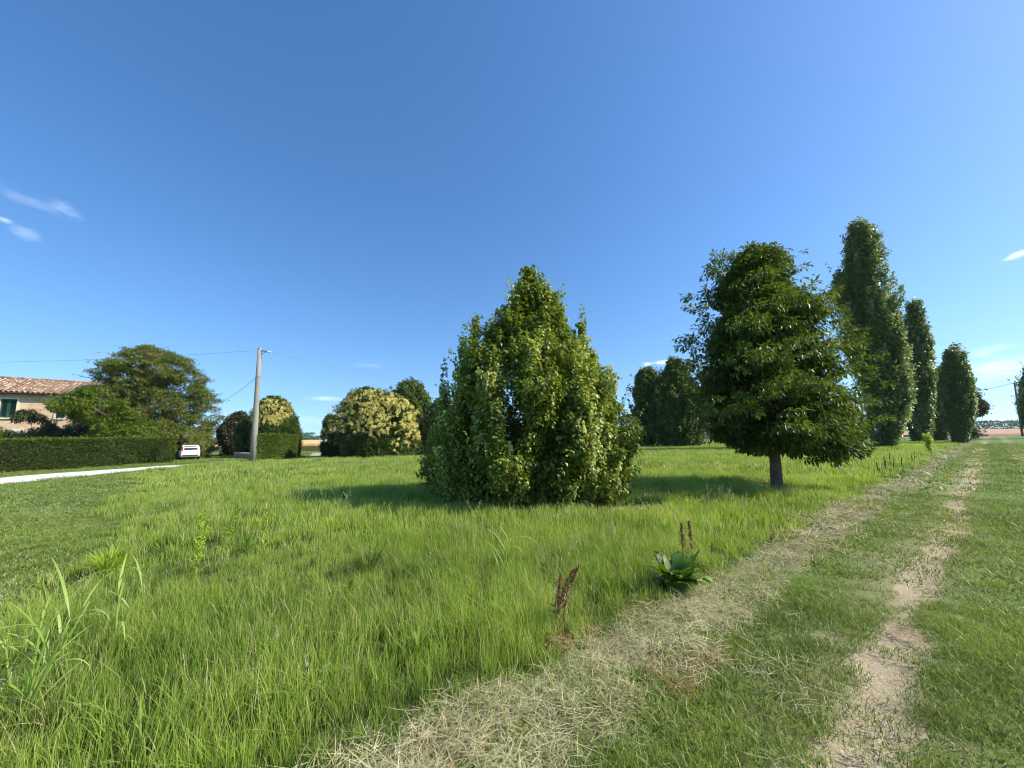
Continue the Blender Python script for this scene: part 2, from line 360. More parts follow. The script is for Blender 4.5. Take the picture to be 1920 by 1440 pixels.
def axis(lo, hi, step, far, grow=1.18):
    a = list(np.arange(lo, hi+1e-6, step)); d = step
    while a[-1] < far: d *= grow; a.append(a[-1]+d)
    d = step
    while a[0] > -far: d *= grow; a.insert(0, a[0]-d)
    return np.array(a)
def build_ground():
    S = axis(-6, 34, 0.13, 1100, 1.10); Vv = axis(-36, 5, 0.13, 1100, 1.10)
    g = np.meshgrid(S, Vv, indexing='ij'); s, v = g[0].ravel(), g[1].ravel()
    x, y = to_xy(s, v); Z = zones(x, y)
    z = 0.05*(fbm2(x, y, 0.35, 2)-0.5)*sstep(np.hypot(x, y), 300, 60) - 0.035*Z['dirt'] + 0.03*np.clip(Z['hay'], 0, 1) + 0.02*(fbm2(x, y, 2.5, 12)-0.5)*(np.hypot(x, y) < 60)
    z = z*(1-0.6*Z['road']); z = z*sstep(np.hypot(x, y), 900, 200)
    nS, nV = len(S), len(Vv); idx = np.arange(nS*nV).reshape(nS, nV)
    F = np.stack([idx[:-1, :-1], idx[:-1, 1:], idx[1:, 1:], idx[1:, :-1]], -1).reshape(-1, 4)[:, ::-1]
    me = meshnp('ground', np.stack([x, y, z], -1), F, {k: Z[k] for k in ('road', 'lane', 'tall', 'hay', 'dirt', 'thin', 'bare')}, True)
    m, n = mat_new('ground_soil_and_turf')
    pos = n.n('ShaderNodeNewGeometry').outputs['Position']
    A = lambda k: n.n('ShaderNodeAttribute', attribute_name=k).outputs['Fac']
    f1 = n.noise(pos, 0.35, 5); f2 = n.noise(pos, 2.5, 6, 0.7); f3 = n.noise(pos, 28, 5, 0.75); f4 = n.noise(pos, 90, 3, 0.7)
    lawn = n.mix(n.ramp(f1, 0.35, 0.65), (0.085, 0.17, 0.028), (0.17, 0.24, 0.06))
    lawn = n.mix(n.ramp(f2, 0.4, 0.7), lawn, (0.20, 0.23, 0.08))
    lawn = n.mix(n.ramp(f3, 0.45, 0.7), lawn, (0.055, 0.085, 0.02))
    c = n.mix(n.m('MULTIPLY', A('thin'), n.ramp(f3, 0.25, 0.6)), lawn, (0.26, 0.24, 0.12))
    c = n.mix(A('tall'), c, n.mix(f3, (0.03, 0.05, 0.012), (0.09, 0.12, 0.03)))
    soil = n.mix(f3, (0.22, 0.165, 0.09), (0.52, 0.43, 0.28)); soil = n.mix(n.ramp(f4, 0.52, 0.68), soil, (0.66, 0.58, 0.45))
    c = n.mix(n.ramp(n.m('ADD', A('dirt'), n.m('MULTIPLY', n.m('SUBTRACT', f3, 0.5), 0.9)), 0.3, 0.7), c, soil)
    c = n.mix(n.ramp(n.m('ADD', A('hay'), n.m('MULTIPLY', n.m('SUBTRACT', f3, 0.5), 1.2)), 0.2, 0.8), c, n.mix(f4, (0.10, 0.085, 0.045), (0.30, 0.26, 0.15)))
    c = n.mix(A('bare'), c, n.mix(f3, (0.12, 0.09, 0.05), (0.36, 0.29, 0.17)))
    c = n.mix(n.ramp(n.m('ADD', A('lane'), n.m('MULTIPLY', n.m('SUBTRACT', f2, 0.5), 1.0)), 0.3, 0.7), c, (0.42, 0.36, 0.24))
    grav = n.mix(f4, (0.60, 0.56, 0.48), (0.82, 0.79, 0.72)); grav = n.mix(n.ramp(f2, 0.6, 0.8), grav, (0.6, 0.54, 0.43))
    c = n.mix(n.ramp(n.m('ADD', A('road'), n.m('MULTIPLY', n.m('SUBTRACT', f2, 0.5), 0.5)), 0.35, 0.6), c, grav)
    b = n.n('ShaderNodeBsdfPrincipled', inp={'Base Color': c, 'Roughness': 0.95, 'Specular IOR Level': 0.15})
    bp = n.n('ShaderNodeBump', inp={'Height': f3, 'Strength': 0.8, 'Distance': 0.03}); n.link(bp.outputs[0], b.inputs['Normal'])
    out(n, b.outputs[0])
    tag(link('ground', me, m), kind='structure')
build_ground()

# ------------------------------------------------------------------ grass (countless blades, instanced tufts)
def blades(nb, R, hmin, hmax, wid, lean, curl, seed, segs=3, flat=False, clump=0.0):
    r = np.random.default_rng(seed)
    a = r.uniform(0, 2*PI, nb); q = R*np.sqrt(r.uniform(0, 1, nb))
    P = np.stack([q*np.cos(a), q*np.sin(a), np.zeros(nb)], -1)
    H = r.uniform(hmin, hmax, nb)*(1-0.35*r.uniform(0, 1, nb)**3); az = r.uniform(0, 2*PI, nb)
    ln = r.normal(0, lean, nb)[:, None]; D = np.stack([np.cos(az), np.sin(az), np.zeros(nb)], -1)
    if flat: P[:, 2] = r.uniform(0.0, 0.05, nb); up = r.normal(0.05, 0.22, nb)[:, None]
    side = np.stack([-np.sin(az), np.cos(az), np.zeros(nb)], -1)
    tw = r.uniform(0, 2*PI, nb); side = unit(side*np.cos(tw)[:, None]*1.0+D*np.sin(tw)[:, None])
    cu = np.abs(r.normal(0, curl, nb))[:, None]
    V = []; hh = []
    for i in range(segs+1):
        t = i/segs
        if flat:
            bend = np.stack([-np.sin(az), np.cos(az), np.zeros(nb)], -1)*(t*t*r.normal(0, 1, nb)[:, None]*0+t*t*cu*np.sign(ln))
            pt = P+H[:, None]*(D*t+bend)+np.array((0, 0, 1))*H[:, None]*(up*t-0.35*np.abs(up)*t*t)
        else:
            pt = P+H[:, None]*(np.array((0, 0, 1))*(t-0.35*cu*t*t*t)+D*(ln*t+cu*t*t))
        wv = wid*(1-t**1.7)*0.5*(0.75+0.5*r.uniform(0, 1, 1)) if i < segs else 0
        if i < segs: V += [pt-side*wv, pt+side*wv]; hh += [t, t]
        else: V.append(pt); hh.append(1.0)
    k = 2*segs+1; V = np.stack(V, 1).reshape(-1, 3)
    F = []
    for i in range(segs-1):
        F += [(2*i, 2*i+1, 2*i+3), (2*i, 2*i+3, 2*i+2)]
    F.append((2*segs-2, 2*segs-1, 2*segs))
    F = (np.array(F)[None]+(np.arange(nb)*k)[:, None, None]).reshape(-1, 3)
    return V, F, np.tile(hh, nb), np.repeat(r.uniform(0, 1, nb), k)
def tuft(name, mat, *a, **k):
    V, F, h, rd = blades(*a, **k); me = meshnp(name, V, F, {'h': h, 'rnd': rd}); me.materials.append(mat)
    return bpy.data.objects.new(name, me)          # never linked: only the scattered copies exist
def scatter(name, x, y, z, sc_, tufts, mat, tilt=0.12, **tg):
    N = len(x); r = np.random.default_rng(N)
    me = bpy.data.meshes.new(name); me.vertices.add(N)
    me.vertices.foreach_set('co', np.stack([x, y, z], -1).astype(np.float32).ravel())
    rot = np.stack([r.normal(0, tilt, N), r.normal(0, tilt, N), r.uniform(0, 2*PI, N)], -1).astype(np.float32)
    a = me.attributes.new('rot', 'FLOAT_VECTOR', 'POINT'); a.data.foreach_set('vector', rot.ravel())
    a = me.attributes.new('scl', 'FLOAT', 'POINT'); a.data.foreach_set('value', np.asarray(sc_, np.float32))
    a = me.attributes.new('vid', 'INT', 'POINT'); a.data.foreach_set('value', r.integers(0, len(tufts), N).astype(np.int32))
    me.update(); o = link(name, me, mat); tag(o, **tg)
    ng = bpy.data.node_groups.new(name+'_scatter', 'GeometryNodeTree')
    ng.interface.new_socket('Geometry', in_out='INPUT', socket_type='NodeSocketGeometry')
    ng.interface.new_socket('Geometry', in_out='OUTPUT', socket_type='NodeSocketGeometry')
    G = NT(ng); gi = G.n('NodeGroupInput'); go = G.n('NodeGroupOutput')
    jn = G.n('GeometryNodeJoinGeometry')
    for t in reversed(tufts):
        oi = G.n('GeometryNodeObjectInfo'); oi.inputs['Object'].default_value = t; oi.inputs['As Instance'].default_value = True
        G.link(oi.outputs['Geometry'], jn.inputs[0])
    def na(nm, ty):
        q = G.n('GeometryNodeInputNamedAttribute', data_type=ty); q.inputs['Name'].default_value = nm; return q.outputs['Attribute']
    ip = G.n('GeometryNodeInstanceOnPoints'); ip.inputs['Pick Instance'].default_value = True
    G.link(gi.outputs[0], ip.inputs['Points']); G.link(jn.outputs[0], ip.inputs['Instance'])
    G.link(na('vid', 'INT'), ip.inputs['Instance Index']); G.link(na('rot', 'FLOAT_VECTOR'), ip.inputs['Rotation'])
    G.link(na('scl', 'FLOAT'), ip.inputs['Scale']); G.link(ip.outputs[0], go.inputs[0])
    md = o.modifiers.new('scatter', 'NODES'); md.node_group = ng
    return o
def candidates(r0, r1, dens, half_deg=68, seed=1, back=0.6):
    """random ground points between two distances, over a wedge wider than the view"""
    r = np.random.default_rng(seed); ha = math.radians(half_deg)
    n = int(dens*ha*(r1*r1-r0*r0)); a = r.uniform(-ha, ha, n); q = np.sqrt(r.uniform(r0*r0, r1*r1, n))
    return q*np.sin(a), q*np.cos(a), r.uniform(0, 1, n)

def grow():
    bl = dict(kind='stuff')
    # meadow
    mt = M['meadow']; G1 = [tuft('meadow_tuft', mt, 34, 0.15, 0.14, 0.40, 0.0058, 0.20, 0.3, 10+i, 4) for i in range(7)]
    G1 += [tuft('meadow_tuft', mt, 26, 0.10, 0.22, 0.42, 0.008, 0.3, 0.5, 30+i, 5) for i in range(3)]
    G2 = [tuft('meadow_tuft', mt, 40, 0.22, 0.20, 0.38, 0.013, 0.16, 0.28, 50+i, 3) for i in range(6)]
    G3 = [tuft('meadow_tuft', mt, 44, 0.42, 0.18, 0.34, 0.028, 0.15, 0.25, 70+i, 3) for i in range(6)]
    n = 0
    for (r0, r1, d, tf, zs) in ((0.9, 6.5, 105, G1, 1.0), (6.5, 16, 30, G2, 1.0), (16, 75, 6.0, G3, 1.0)):
        x, y, u = candidates(r0, r1, d, 72, 100+n); n += 1
        Z = zones(x, y); k = u < Z['tall']; x, y = x[k], y[k]; v = Z['v'][k]; s = Z['s'][k]
        hn = fbm2(x, y, 0.45, 77); hn2 = fbm2(x, y, 1.7, 78)
        sc_ = (0.52+0.34*hn+0.26*hn2)*np.where(np.hypot(x, y) > 14, 1.12, 0.97)
        sc_ *= 0.65+0.35*sstep(v, -2.1, -2.9)
        sc_ *= 0.75+0.25*sstep(s, -1.3, 0.0)
        sc_ *= 1-0.4*np.exp(-(((x+2.9)/1.6)**2+((y-5.2)/0.9)**2))
        ds = np.hypot(x-SHRUB[0], y-SHRUB[1]); sc_ *= np.where(ds < 2.0, 0.6, 1)
        scatter('meadow_grass', x, y, np.zeros(len(x)), sc_, tf, mt, 0.1, **bl)
    # lawn, mown
    lm = M['lawn']; L1 = [tuft('lawn_tuft', lm, 60, 0.12, 0.025, 0.065, 0.0048, 0.75, 0.5, 110+i, 2) for i in range(6)]
    L2 = [tuft('lawn_tuft', lm, 60, 0.26, 0.03, 0.07, 0.010, 0.75, 0.5, 130+i, 2) for i in range(5)]
    L3 = [tuft('lawn_tuft', lm, 50, 0.5, 0.03, 0.075, 0.024, 0.75, 0.5, 150+i, 2) for i in range(5)]
    for (r0, r1, d, tf) in ((0.9, 5.5, 230, L1), (5.5, 14, 50, L2), (14, 60, 8.0, L3)):
        x, y, u = candidates(r0, r1, d, 72, 200+n); n += 1
        Z = zones(x, y); p = (1-Z['tall'])*(1-np.clip(Z['hay']*1.0, 0, 0.72))*(1-Z['road'])*(1-0.9*np.clip(Z['dirt']*1.3, 0, 1))*(1-0.25*Z['thin'])*(1-Z['lane'])*(1-Z['bare'])
        dn = fbm2(x, y, 1.9, 55); p = p*(0.55+0.45*sstep(dn, 0.3, 0.6))
        k = (u < p)*((x < 200)); x, y = x[k], y[k]; sc_ = (0.6+0.8*fbm2(x, y, 1.1, 91))*(1+0.9*np.clip(Z['hay'][k], 0, 1))*(1+0.5*(Z['v'][k] > -0.3)*sstep(fbm2(x, y, 0.8, 92), .4, .7))
        scatter('lawn_grass', x, y, np.zeros(len(x)), sc_, tf, lm, 0.1, **bl)
    # cut grass left lying in a strip
    hm = M['hay']
    H1 = [tuft('straw_wad', hm, 62, 0.13, 0.05, 0.20, 0.0033, 1.0, 0.4, 310+i, 3, flat=True) for i in range(7)]
    H2 = [tuft('straw_wad', hm, 50, 0.25, 0.10, 0.28, 0.010, 1.0, 0.4, 330+i, 2, flat=True) for i in range(6)]
    H3 = [tuft('straw_wad', hm, 40, 0.45, 0.15, 0.4, 0.024, 1.0, 0.4, 350+i, 2, flat=True) for i in range(5)]
    for (r0, r1, d, tf) in ((0.9, 6, 130, H1), (6, 15, 30, H2), (15, 60, 6, H3)):
        x, y, u = candidates(r0, r1, d, 72, 400+n); n += 1
        Z = zones(x, y); p = np.clip(Z['hay'], 0, 1)**1.5+0.012*np.clip(Z['thin'], 0, 1)*(1-Z['tall'])
        p = np.maximum(p, 0.02*sstep(np.abs(Z['v']+1.5), 0.6, 0.2)*(Z['s'] > 0)*(1-Z['tall']))
        p = np.maximum(p, 0.35*sstep(Z['bare'], 0.1, 0.5))
        k = (u < p)*(Z['s'] < 62); x, y = x[k], y[k]
        scatter('cut_grass', x, y, 0.012+0.03*np.clip(Z['hay'][k], 0, 1)*rng.uniform(0, 1, len(x)), 0.7+0.6*rng.uniform(0, 1, len(x)), tf, hm, 0.12, **bl)
grow()
def clover():
    r = np.random.default_rng(66); x, y, u = candidates(1.2, 22, 5, 70, 900); Z = zones(x, y)
    k = (Z['v'] > -1.3)*(u < 0.25*sstep(fbm2(x, y, 0.7, 61), 0.4, 0.6))*(Z['dirt'] < 0.2)*(Z['s'] > 0); x, y = x[k], y[k]; m = 14
    P = np.repeat(np.stack([x, y, r.uniform(0.03, 0.06, len(x))], -1), m, 0); V, F, a, b = None, None, None, None
    d = r.normal(0, 1, P.shape); d[:, 2] = np.abs(d[:, 2]); n = len(P); D = unit(d); S = unit(np.cross(D, r.normal(0, 1, P.shape))); L = 0.011
    V = np.stack([P, P+D*L*0.6+S*0.004, P+D*L, P+D*L*0.6-S*0.004], 1).reshape(-1, 3); i = (np.arange(n)*4)[:, None]
    F = np.stack([np.concatenate([i, i+1, i+2], 1), np.concatenate([i, i+2, i+3], 1)], 1).reshape(-1, 3)
    tag(link('clover_flowers', meshnp('clover_flowers', V, F), simple('clover_white', (0.75, 0.74, 0.68), 0.8)), kind='stuff')
#MARK
def meadow_extras():
    mt = leafmat('seed_grass', (0.30, 0.34, 0.14), (0.58, 0.56, 0.30), None, 0, 0.6, 0.2, 0.3, 1.0)
    def panicle(i):
        r = np.random.default_rng(700+i); parts = []
        for k in range(2):
            a = r.uniform(0, 2*PI); ln = r.uniform(0.05, 0.2); h = r.uniform(0.42, 0.60); t = np.linspace(0, 1, 7)[:, None]
            pts = np.concatenate([np.cos(a)*ln*t*t, np.sin(a)*ln*t*t, h*t], 1)+r.normal(0, 0.01, (1, 3))*np.array((1, 1, 0))
            n = 6; parts.append(leaves(pts[:-1], pts[1:]-pts[:-1], r.normal(0, 1, (n, 3)), np.linalg.norm(pts[1:]-pts[:-1], axis=1)*1.15, 0.005, 0.1, np.full(n, 0.2), np.full(n, 0.2), 0))
            n = 34; u = r.uniform(0.72, 1.0, n); c = np.stack([np.cos(a)*ln*u*u, np.sin(a)*ln*u*u, h*u], -1)+r.normal(0, 0.009, (n, 3))
            parts.append(leaves(c, r.normal(0, 0.5, (n, 3))+np.array((0, 0, 1.0)), r.normal(0, 1, (n, 3)), 0.018, 0.006))
        V, F, a_, b_ = join(parts); me = meshnp('seed_stalk', V, F, {'rnd': a_, 'clump': b_}); me.materials.append(mt); return bpy.data.objects.new('seed_stalk', me)
    T = [panicle(i) for i in range(6)]
    x, y, u = candidates(1.5, 24, 4.0, 70, 950); Z = zones(x, y); k = (Z['tall'] > 0.8)*(u < 0.15+0.8*sstep(fbm2(x, y, 0.5, 63), 0.45, 0.7)); x, y = x[k], y[k]
    scatter('seeding_grass', x, y, np.zeros(len(x)), 0.65+0.35*rng.uniform(0, 1, len(x)), T, mt, 0.1, kind='stuff')
    wd = leafmat('low_weed', (0.08, 0.17, 0.02), (0.2, 0.32, 0.04), None, 0, 0.6, 0.2, 0.35, 2.0)
    def rosette(i):
        r = np.random.default_rng(800+i); V, F = [], []
        for k in range(12):
            a = r.uniform(0, 2*PI); v, f = ribbon((0, 0, 0.03), a, r.uniform(0.14, 0.26), r.uniform(0.014, 0.026), r.uniform(0.8, 1.45), r.uniform(0.5, 2.0), 6, 0.2, 0.08, 0.5, seed=k)
            F += [tuple(q+len(V) for q in g) for g in f]; V += [tuple(q) for q in v]
        V = np.array(V); me = meshnp('weed_rosette', V, np.array(F), {'rnd': r.uniform(0, 1, len(V))*0+0.4+0.1*i, 'clump': np.full(len(V), 0.5)}, True); me.materials.append(wd); return bpy.data.objects.new('weed_rosette', me)
    T = [rosette(i) for i in range(5)]
    x, y, u = candidates(2.5, 22, 1.6, 70, 960); Z = zones(x, y); k = (Z['tall'] > 0.6)*(u < 0.1+0.9*sstep(fbm2(x, y, 0.6, 64), 0.5, 0.72)); x, y = x[k], y[k]
    scatter('meadow_weeds', x, y, np.full(len(x), 0.06), 0.6+0.4*rng.uniform(0, 1, len(x)), T, wd, 0.15, kind='stuff')
    bs = grassmat('brown_stems', (0.20, 0.10, 0.05), (0.50, 0.30, 0.17), (0.6, 0.45, 0.28), 0.2, (0.16, 0.08, 0.04), 0.1)
    T = [tuft('brown_stem_wad', bs, 30, 0.10, 0.06, 0.2, 0.005, 1.0, 0.4, 850+i, 3, flat=True) for i in range(4)]
    r = np.random.default_rng(5); X, Y = [], []
    for px, py, n, sx in ((1262, 1266, 9, 0.10), (1318, 1226, 8, 0.10), (1092, 1196, 12, 0.13), (820, 1405, 5, 0.08), (1205, 1135, 8, 0.12), (1515, 975, 14, 0.25), (1480, 1000, 10, 0.2), (1700, 1195, 3, 0.05), (345, 1115, 6, 0.12)):
        gx, gy = gpt(px, py, 0.03); X += list(gx+r.normal(0, sx, n)); Y += list(gy+r.normal(0, sx, n))
    scatter('dead_brown_stems', np.array(X), np.array(Y), np.full(len(X), 0.02), np.full(len(X), 0.9), T, bs, 0.2, kind='stuff')


# ------------------------------------------------------------------ foliage
def leaves(P, D, Nn, L, Wd, fold=0.18, rnd=None, clump=None, droop=0.15):
    """folded four-cornered leaves: P base, D tip direction, Nn upper side"""
    n = len(P); D = unit(D); S = unit(np.cross(D, Nn)); U = np.cross(S, D)
    L = np.broadcast_to(L, n)[:, None]; Wd = np.broadcast_to(Wd, n)[:, None]
    V = np.stack([P, P+D*L*0.45+S*Wd/2+U*Wd*fold, P+D*L-U*L*droop, P+D*L*0.45-S*Wd/2+U*Wd*fold], 1).reshape(-1, 3)
    i = (np.arange(n)*4)[:, None]
    F = np.stack([np.concatenate([i, i+1, i+2], 1), np.concatenate([i, i+2, i+3], 1)], 1).reshape(-1, 3)
    rnd = rng.uniform(0, 1, n) if rnd is None else rnd
    clump = rng.uniform(0, 1, n) if clump is None else clump
    return V, F, np.repeat(rnd, 4), np.repeat(clump, 4)
def join(parts):
    V, F, a, b, o = [], [], [], [], 0
    for v, f, r, c in parts:
        V.append(v); F.append(f+o); a.append(r); b.append(c); o += len(v)
    return np.concatenate(V), np.concatenate(F), np.concatenate(a), np.concatenate(b)
def leafobj(name, parts, mat, parent=None):
    V, F, a, b = join(parts)
    return link(name, meshnp(name, V, F, {'rnd': a, 'clump': b}), mat, parent)

def spray(C, A, cid, n, kind, L, W, SL, rad, r):
    """n leaves along a twig for each clump centre C with axis A"""
    m = len(C); i = np.repeat(np.arange(m), n); A = unit(A)
    t = r.uniform(0, 1, m*n); perp = r.normal(0, 1, (m*n, 3)); ax = A[i]
    perp -= ax*np.sum(perp*ax, 1, keepdims=True); perp = unit(perp)
    sl = np.repeat(SL*r.uniform(0.7, 1.3, m), n)[:, None]
    rr = (rad*np.sqrt(r.uniform(0, 1, m*n))*(1-0.55*t))[:, None]
    P = C[i]+ax*sl*(t[:, None]-0.4)+perp*rr
    up = np.array((0, 0, 1.0)); rd = r.normal(0, 1, (m*n, 3))
    if kind == 'shoot':          # upright shoots with hanging leaves
        D = perp*0.75+ax*0.1-up*0.55+rd*0.3; N = perp*0.7+up*0.5+rd*0.35
    elif kind == 'flat':         # tiers of big drooping leaves
        D = perp*0.7+ax*0.4-up*0.4+rd*0.25; N = up*1.0+perp*0.35+rd*0.4
        P[:, 2] = C[i][:, 2]+(P[:, 2]-C[i][:, 2])*0.45
    elif kind == 'tuft':         # clipped or dense round shrub
        D = perp*0.5+ax*0.8+rd*0.5; N = perp*0.5+ax*0.3+up*0.4+rd*0.5
    else:                        # small fluttering leaves
        D = perp*0.5+ax*0.1-up*0.35+rd*0.5; N = perp*0.9+up*0.35+rd*0.42
    ls = r.uniform(0.65, 1.2, m*n)
    cl = np.repeat(cid, n)
    return leaves(P, D, N, L*ls, W*ls, clump=cl, rnd=r.uniform(0, 1, m*n))

class Profile:
    def __init__(s, outline, base_px, Y=None, base=None):
        X0, Y0 = base if base is not None else (lambda q: (q[0], q[1]))(at(base_px[0], base_px[1], Y))
        s.X, s.Y = X0, Y0
        th = math.atan2(X0, Y0); s.n = np.array((math.cos(th), -math.sin(th)))
        zs, rl, rr_ = [], [], []
        for py, xl, xr in outline:
            o = []
            for px in (xl, xr):
                d = ray(px, py); t = d[0]/d[1]
                q = (t*Y0-X0)/(s.n[0]-t*s.n[1]); Yp = Y0+q*s.n[1]
                o.append((q, CAMH+d[2]/d[1]*Yp))
            zs.append((o[0][1]+o[1][1])/2); rl.append(o[0][0]); rr_.append(o[1][0])
        k = np.argsort(zs); s.z = np.array(zs)[k]; s.l = np.array(rl)[k]; s.r = np.array(rr_)[k]
        s.z0, s.z1 = s.z[0], s.z[-1]
    def cen_rad(s, z):
        l = np.interp(z, s.z, s.l); r = np.interp(z, s.z, s.r); return (l+r)/2, np.abs(r-l)/2
    def world(s, z, phi, f):
        c, r = s.cen_rad(z)
        a = c+np.cos(phi)*r*f; b = np.sin(phi)*r*f*0.95
        return np.stack([s.X+a*s.n[0]-b*s.n[1], s.Y+a*s.n[1]+b*s.n[0], z], -1)

def make_tree(name, label, cat, outline, Y=None, base_px=None, base=None, mat='darkleaf', kind='leafy', n=500, per=40, L=0.1, W=0.06,
              SL=0.6, rad=0.25, up=0.5, gap=0.36, gscale=0.9, rough=0.16, inner=0.3, trunk=0.1, trunk_mat='bark', seed=1, group=None,
              blossom=None, limbs=14, trunk_top=0.7, lean=0.0, sprigs=0, vst=1.0, plumes=None):
    r = np.random.default_rng(seed); pf = Profile(outline, base_px, Y, base)
    ins = (rad*0.7+SL*0.25*(1-up))*(0.6 if mat == 'poplar' else 1); cen = (pf.l+pf.r)/2; hwd = np.abs(pf.r-pf.l)/2; hwd = np.maximum(hwd-ins, hwd*0.45); pf.l = cen-hwd; pf.r = cen+hwd
    pf.z = pf.z0+(pf.z-pf.z0)*(1-(SL*0.55*up+rad*0.3)/(pf.z1-pf.z0)); pf.z1 = pf.z[-1]
    zz = np.linspace(pf.z0, pf.z1, 200); wgt = pf.cen_rad(zz)[1]**1.0+0.05*(pf.z1-pf.z0); cdf = np.cumsum(wgt); cdf /= cdf[-1]
    H = pf.z1-pf.z0
    def sample(k, lo, hi, gapth):
        z = np.interp(r.uniform(0, 1, k), cdf, zz); phi = r.uniform(0, 2*PI, k)
        f = lo+(hi-lo)*r.uniform(0, 1, k)**0.6
        P = pf.world(z, phi, f)
        PS = P*np.array((1, 1, vst)); bs = min(H*0.13, 1.6*(H/12)**0.5)
        sh = 1+rough*2*(vnoise(PS, 1.0/max(bs, 0.35), seed)-0.5)+rough*1.3*(vnoise(PS, 1.0/max(bs*0.45, 0.18), seed+5)-0.5)
        cc, _ = pf.cen_rad(z); ax = np.stack([pf.X+cc*pf.n[0], pf.Y+cc*pf.n[1], z], -1)
        P = ax+(P-ax)*np.minimum(sh, 1.12)[:, None]
        keep = vnoise(PS, gscale, seed+9) > gapth
        outw = P-ax; outw[:, 2] = 0; return P[keep], unit(outw[keep]), f[keep], z[keep]
    root = empty(name, (pf.X, pf.Y, 0), label=label, cat=cat, group=group)
    parts = []
    P, O, f, z = sample(int(n*1.5), *((0.5, 0.8) if plumes and mat != 'lime' else (0.72, 1.0)), gap); k = min(n, len(P)); P, O, z = P[:k], O[:k], z[:k]
    A = O*(1-up)+np.array((0, 0, 1.0))*up+r.normal(0, 0.2, P.shape)
    org = np.array((pf.X, pf.Y, 0))
    cid = np.clip(0.5*vnoise(P, 0.9, seed+3)+0.5*r.uniform(0, 1, len(P)), 0, 1)
    parts.append(spray(P-org, A, cid, per, kind, L, W, SL, rad, r))
    P2, O2, _, _ = sample(int(n*inner*1.4), 0.15, 0.75, gap*0.8)
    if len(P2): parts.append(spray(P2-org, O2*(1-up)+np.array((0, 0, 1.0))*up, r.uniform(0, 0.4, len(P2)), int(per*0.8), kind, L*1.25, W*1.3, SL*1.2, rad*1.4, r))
    if sprigs:          # single shoots standing out of the outline
        Ps, Os, _, zs_ = sample(sprigs*2, 0.9, 1.04, 0.3); Ps, Os = Ps[:sprigs], Os[:sprigs]
        ax_ = Os*(1.1-up)+np.array((0, 0, 1.0))*up+r.normal(0, 0.12, Ps.shape)
        parts.append(spray(Ps-org+ax_*SL*0.45, ax_, r.uniform(0.3, 1, len(Ps)), max(8, int(per*0.4)), kind, L, W, SL*1.4, rad*0.38, r))
    if plumes:          # ascending leafy branches that follow the outline and stand out of it a little
        K, pl, prad = plumes; nz = 7; t0 = r.uniform(0, 1, K)
        zb = pf.z0+(H-pl*0.75)*(0.15*t0+0.85*np.interp(r.uniform(0, 1, K), cdf, (zz-pf.z0)/H)); ph = r.uniform(0, 2*PI, K); ln_ = pl*r.uniform(0.6, 1.25, K)
        fa = r.uniform(0.78, 0.95, K); fb = r.uniform(0.92, 1.03 if mat == 'lime' else 1.22, K); cidp = r.uniform(0, 1, K)
        for q in range(nz):
            t = q/(nz-1); zq = np.minimum(zb+ln_*t, pf.z1+0.25*ln_*t*r.uniform(0.2, 1, K)); C = pf.world(zq, ph+0.15*t*np.sin(zb), fa*(1-t)+fb*t)
            C = C+r.normal(0, prad*0.25, C.shape); O_ = C-np.array((pf.X, pf.Y, 0)); O_[:, 2] = 0; O_ = unit(O_)
            parts.append(spray(C-org, O_*(1-up)*0.8+np.array((0, 0, 1.0))*up, np.clip(cidp+0.25*t-0.1, 0, 1), max(10, int(per*0.75)), kind, L, W, pl*0.22, prad*(1.05-0.75*t), r))
    leafobj('crown', parts, M[mat], root)
    if blossom:
        zb, nb, ang = blossom; Pb, Ob, fb, z_ = sample(nb*3, 0.9, 1.06, 0.0)
        q = sstep((z_-pf.z0)/H+0.35*(vnoise(Pb, 0.8, seed+2)-0.5)+0.2*(Ob[:, 0]), zb, zb+0.3) > r.uniform(0, 1, len(Pb))
        Pb, Ob = Pb[q][:nb], Ob[q][:nb]
        leafobj('blossom', [spray(Pb-org+Ob*0.08, Ob*0.6+np.array((0, 0, 1.0)), r.uniform(0, 1, len(Pb)), 22, 'tuft', ang, ang*0.8, 0.26, 0.13, r)], M['blossom'], root)
    # trunk and limbs
    if trunk:
        c0, _ = pf.cen_rad(pf.z0+H*0.1); ztop = pf.z0+H*trunk_top; tb = MB(); npt = 9; pts = []; rad_ = []
        for i in range(npt):
            t = i/(npt-1); zc = ztop*t; cc, _ = pf.cen_rad(max(zc, pf.z0)); cc = cc*min(1, t*1.6) + lean*(1-t)
            wv = 0.05*math.sin(3.1*t+seed)*(t > 0)
            pts.append((cc*pf.n[0]+wv, cc*pf.n[1]+wv*0.5, zc-0.05*(i == 0))); rad_.append(trunk*((1-t)**0.8*0.85+0.12)*(1.5 if i == 0 else 1))
        pts.insert(1, tuple(np.array(pts[0])*0.85+np.array(pts[1])*0.15)); rad_.insert(1, trunk*1.0)
        tb.tube(pts, rad_, 12, wob=0.05)
        lb = tb; sel = r.choice(len(P), min(limbs, len(P)), replace=False) if len(P) else []
        for j in sel:
            e = P[j]-org; zb_ = max(pf.z0*0.9, e[2]-np.hypot(e[0], e[1])*(0.5+0.7*up)); zb_ = min(zb_, ztop*0.93)
            t = zb_/ztop; k = min(int(t*(npt-1))+1, npt-1); b = np.array(pts[min(k, len(pts)-1)]); b[2] = zb_
            mid = (b+e)/2+np.array((0, 0, -0.08*np.linalg.norm(e-b)*(1 if kind != 'flat' else -1)))
            rb = trunk*0.32*(1-t*0.5)
            lb.tube([b, (b+mid)/2, mid, e], [rb, rb*0.75, rb*0.5, rb*0.15], 6, cap=False)
        tb.build('trunk', M[trunk_mat], root, True)
    return root, pf

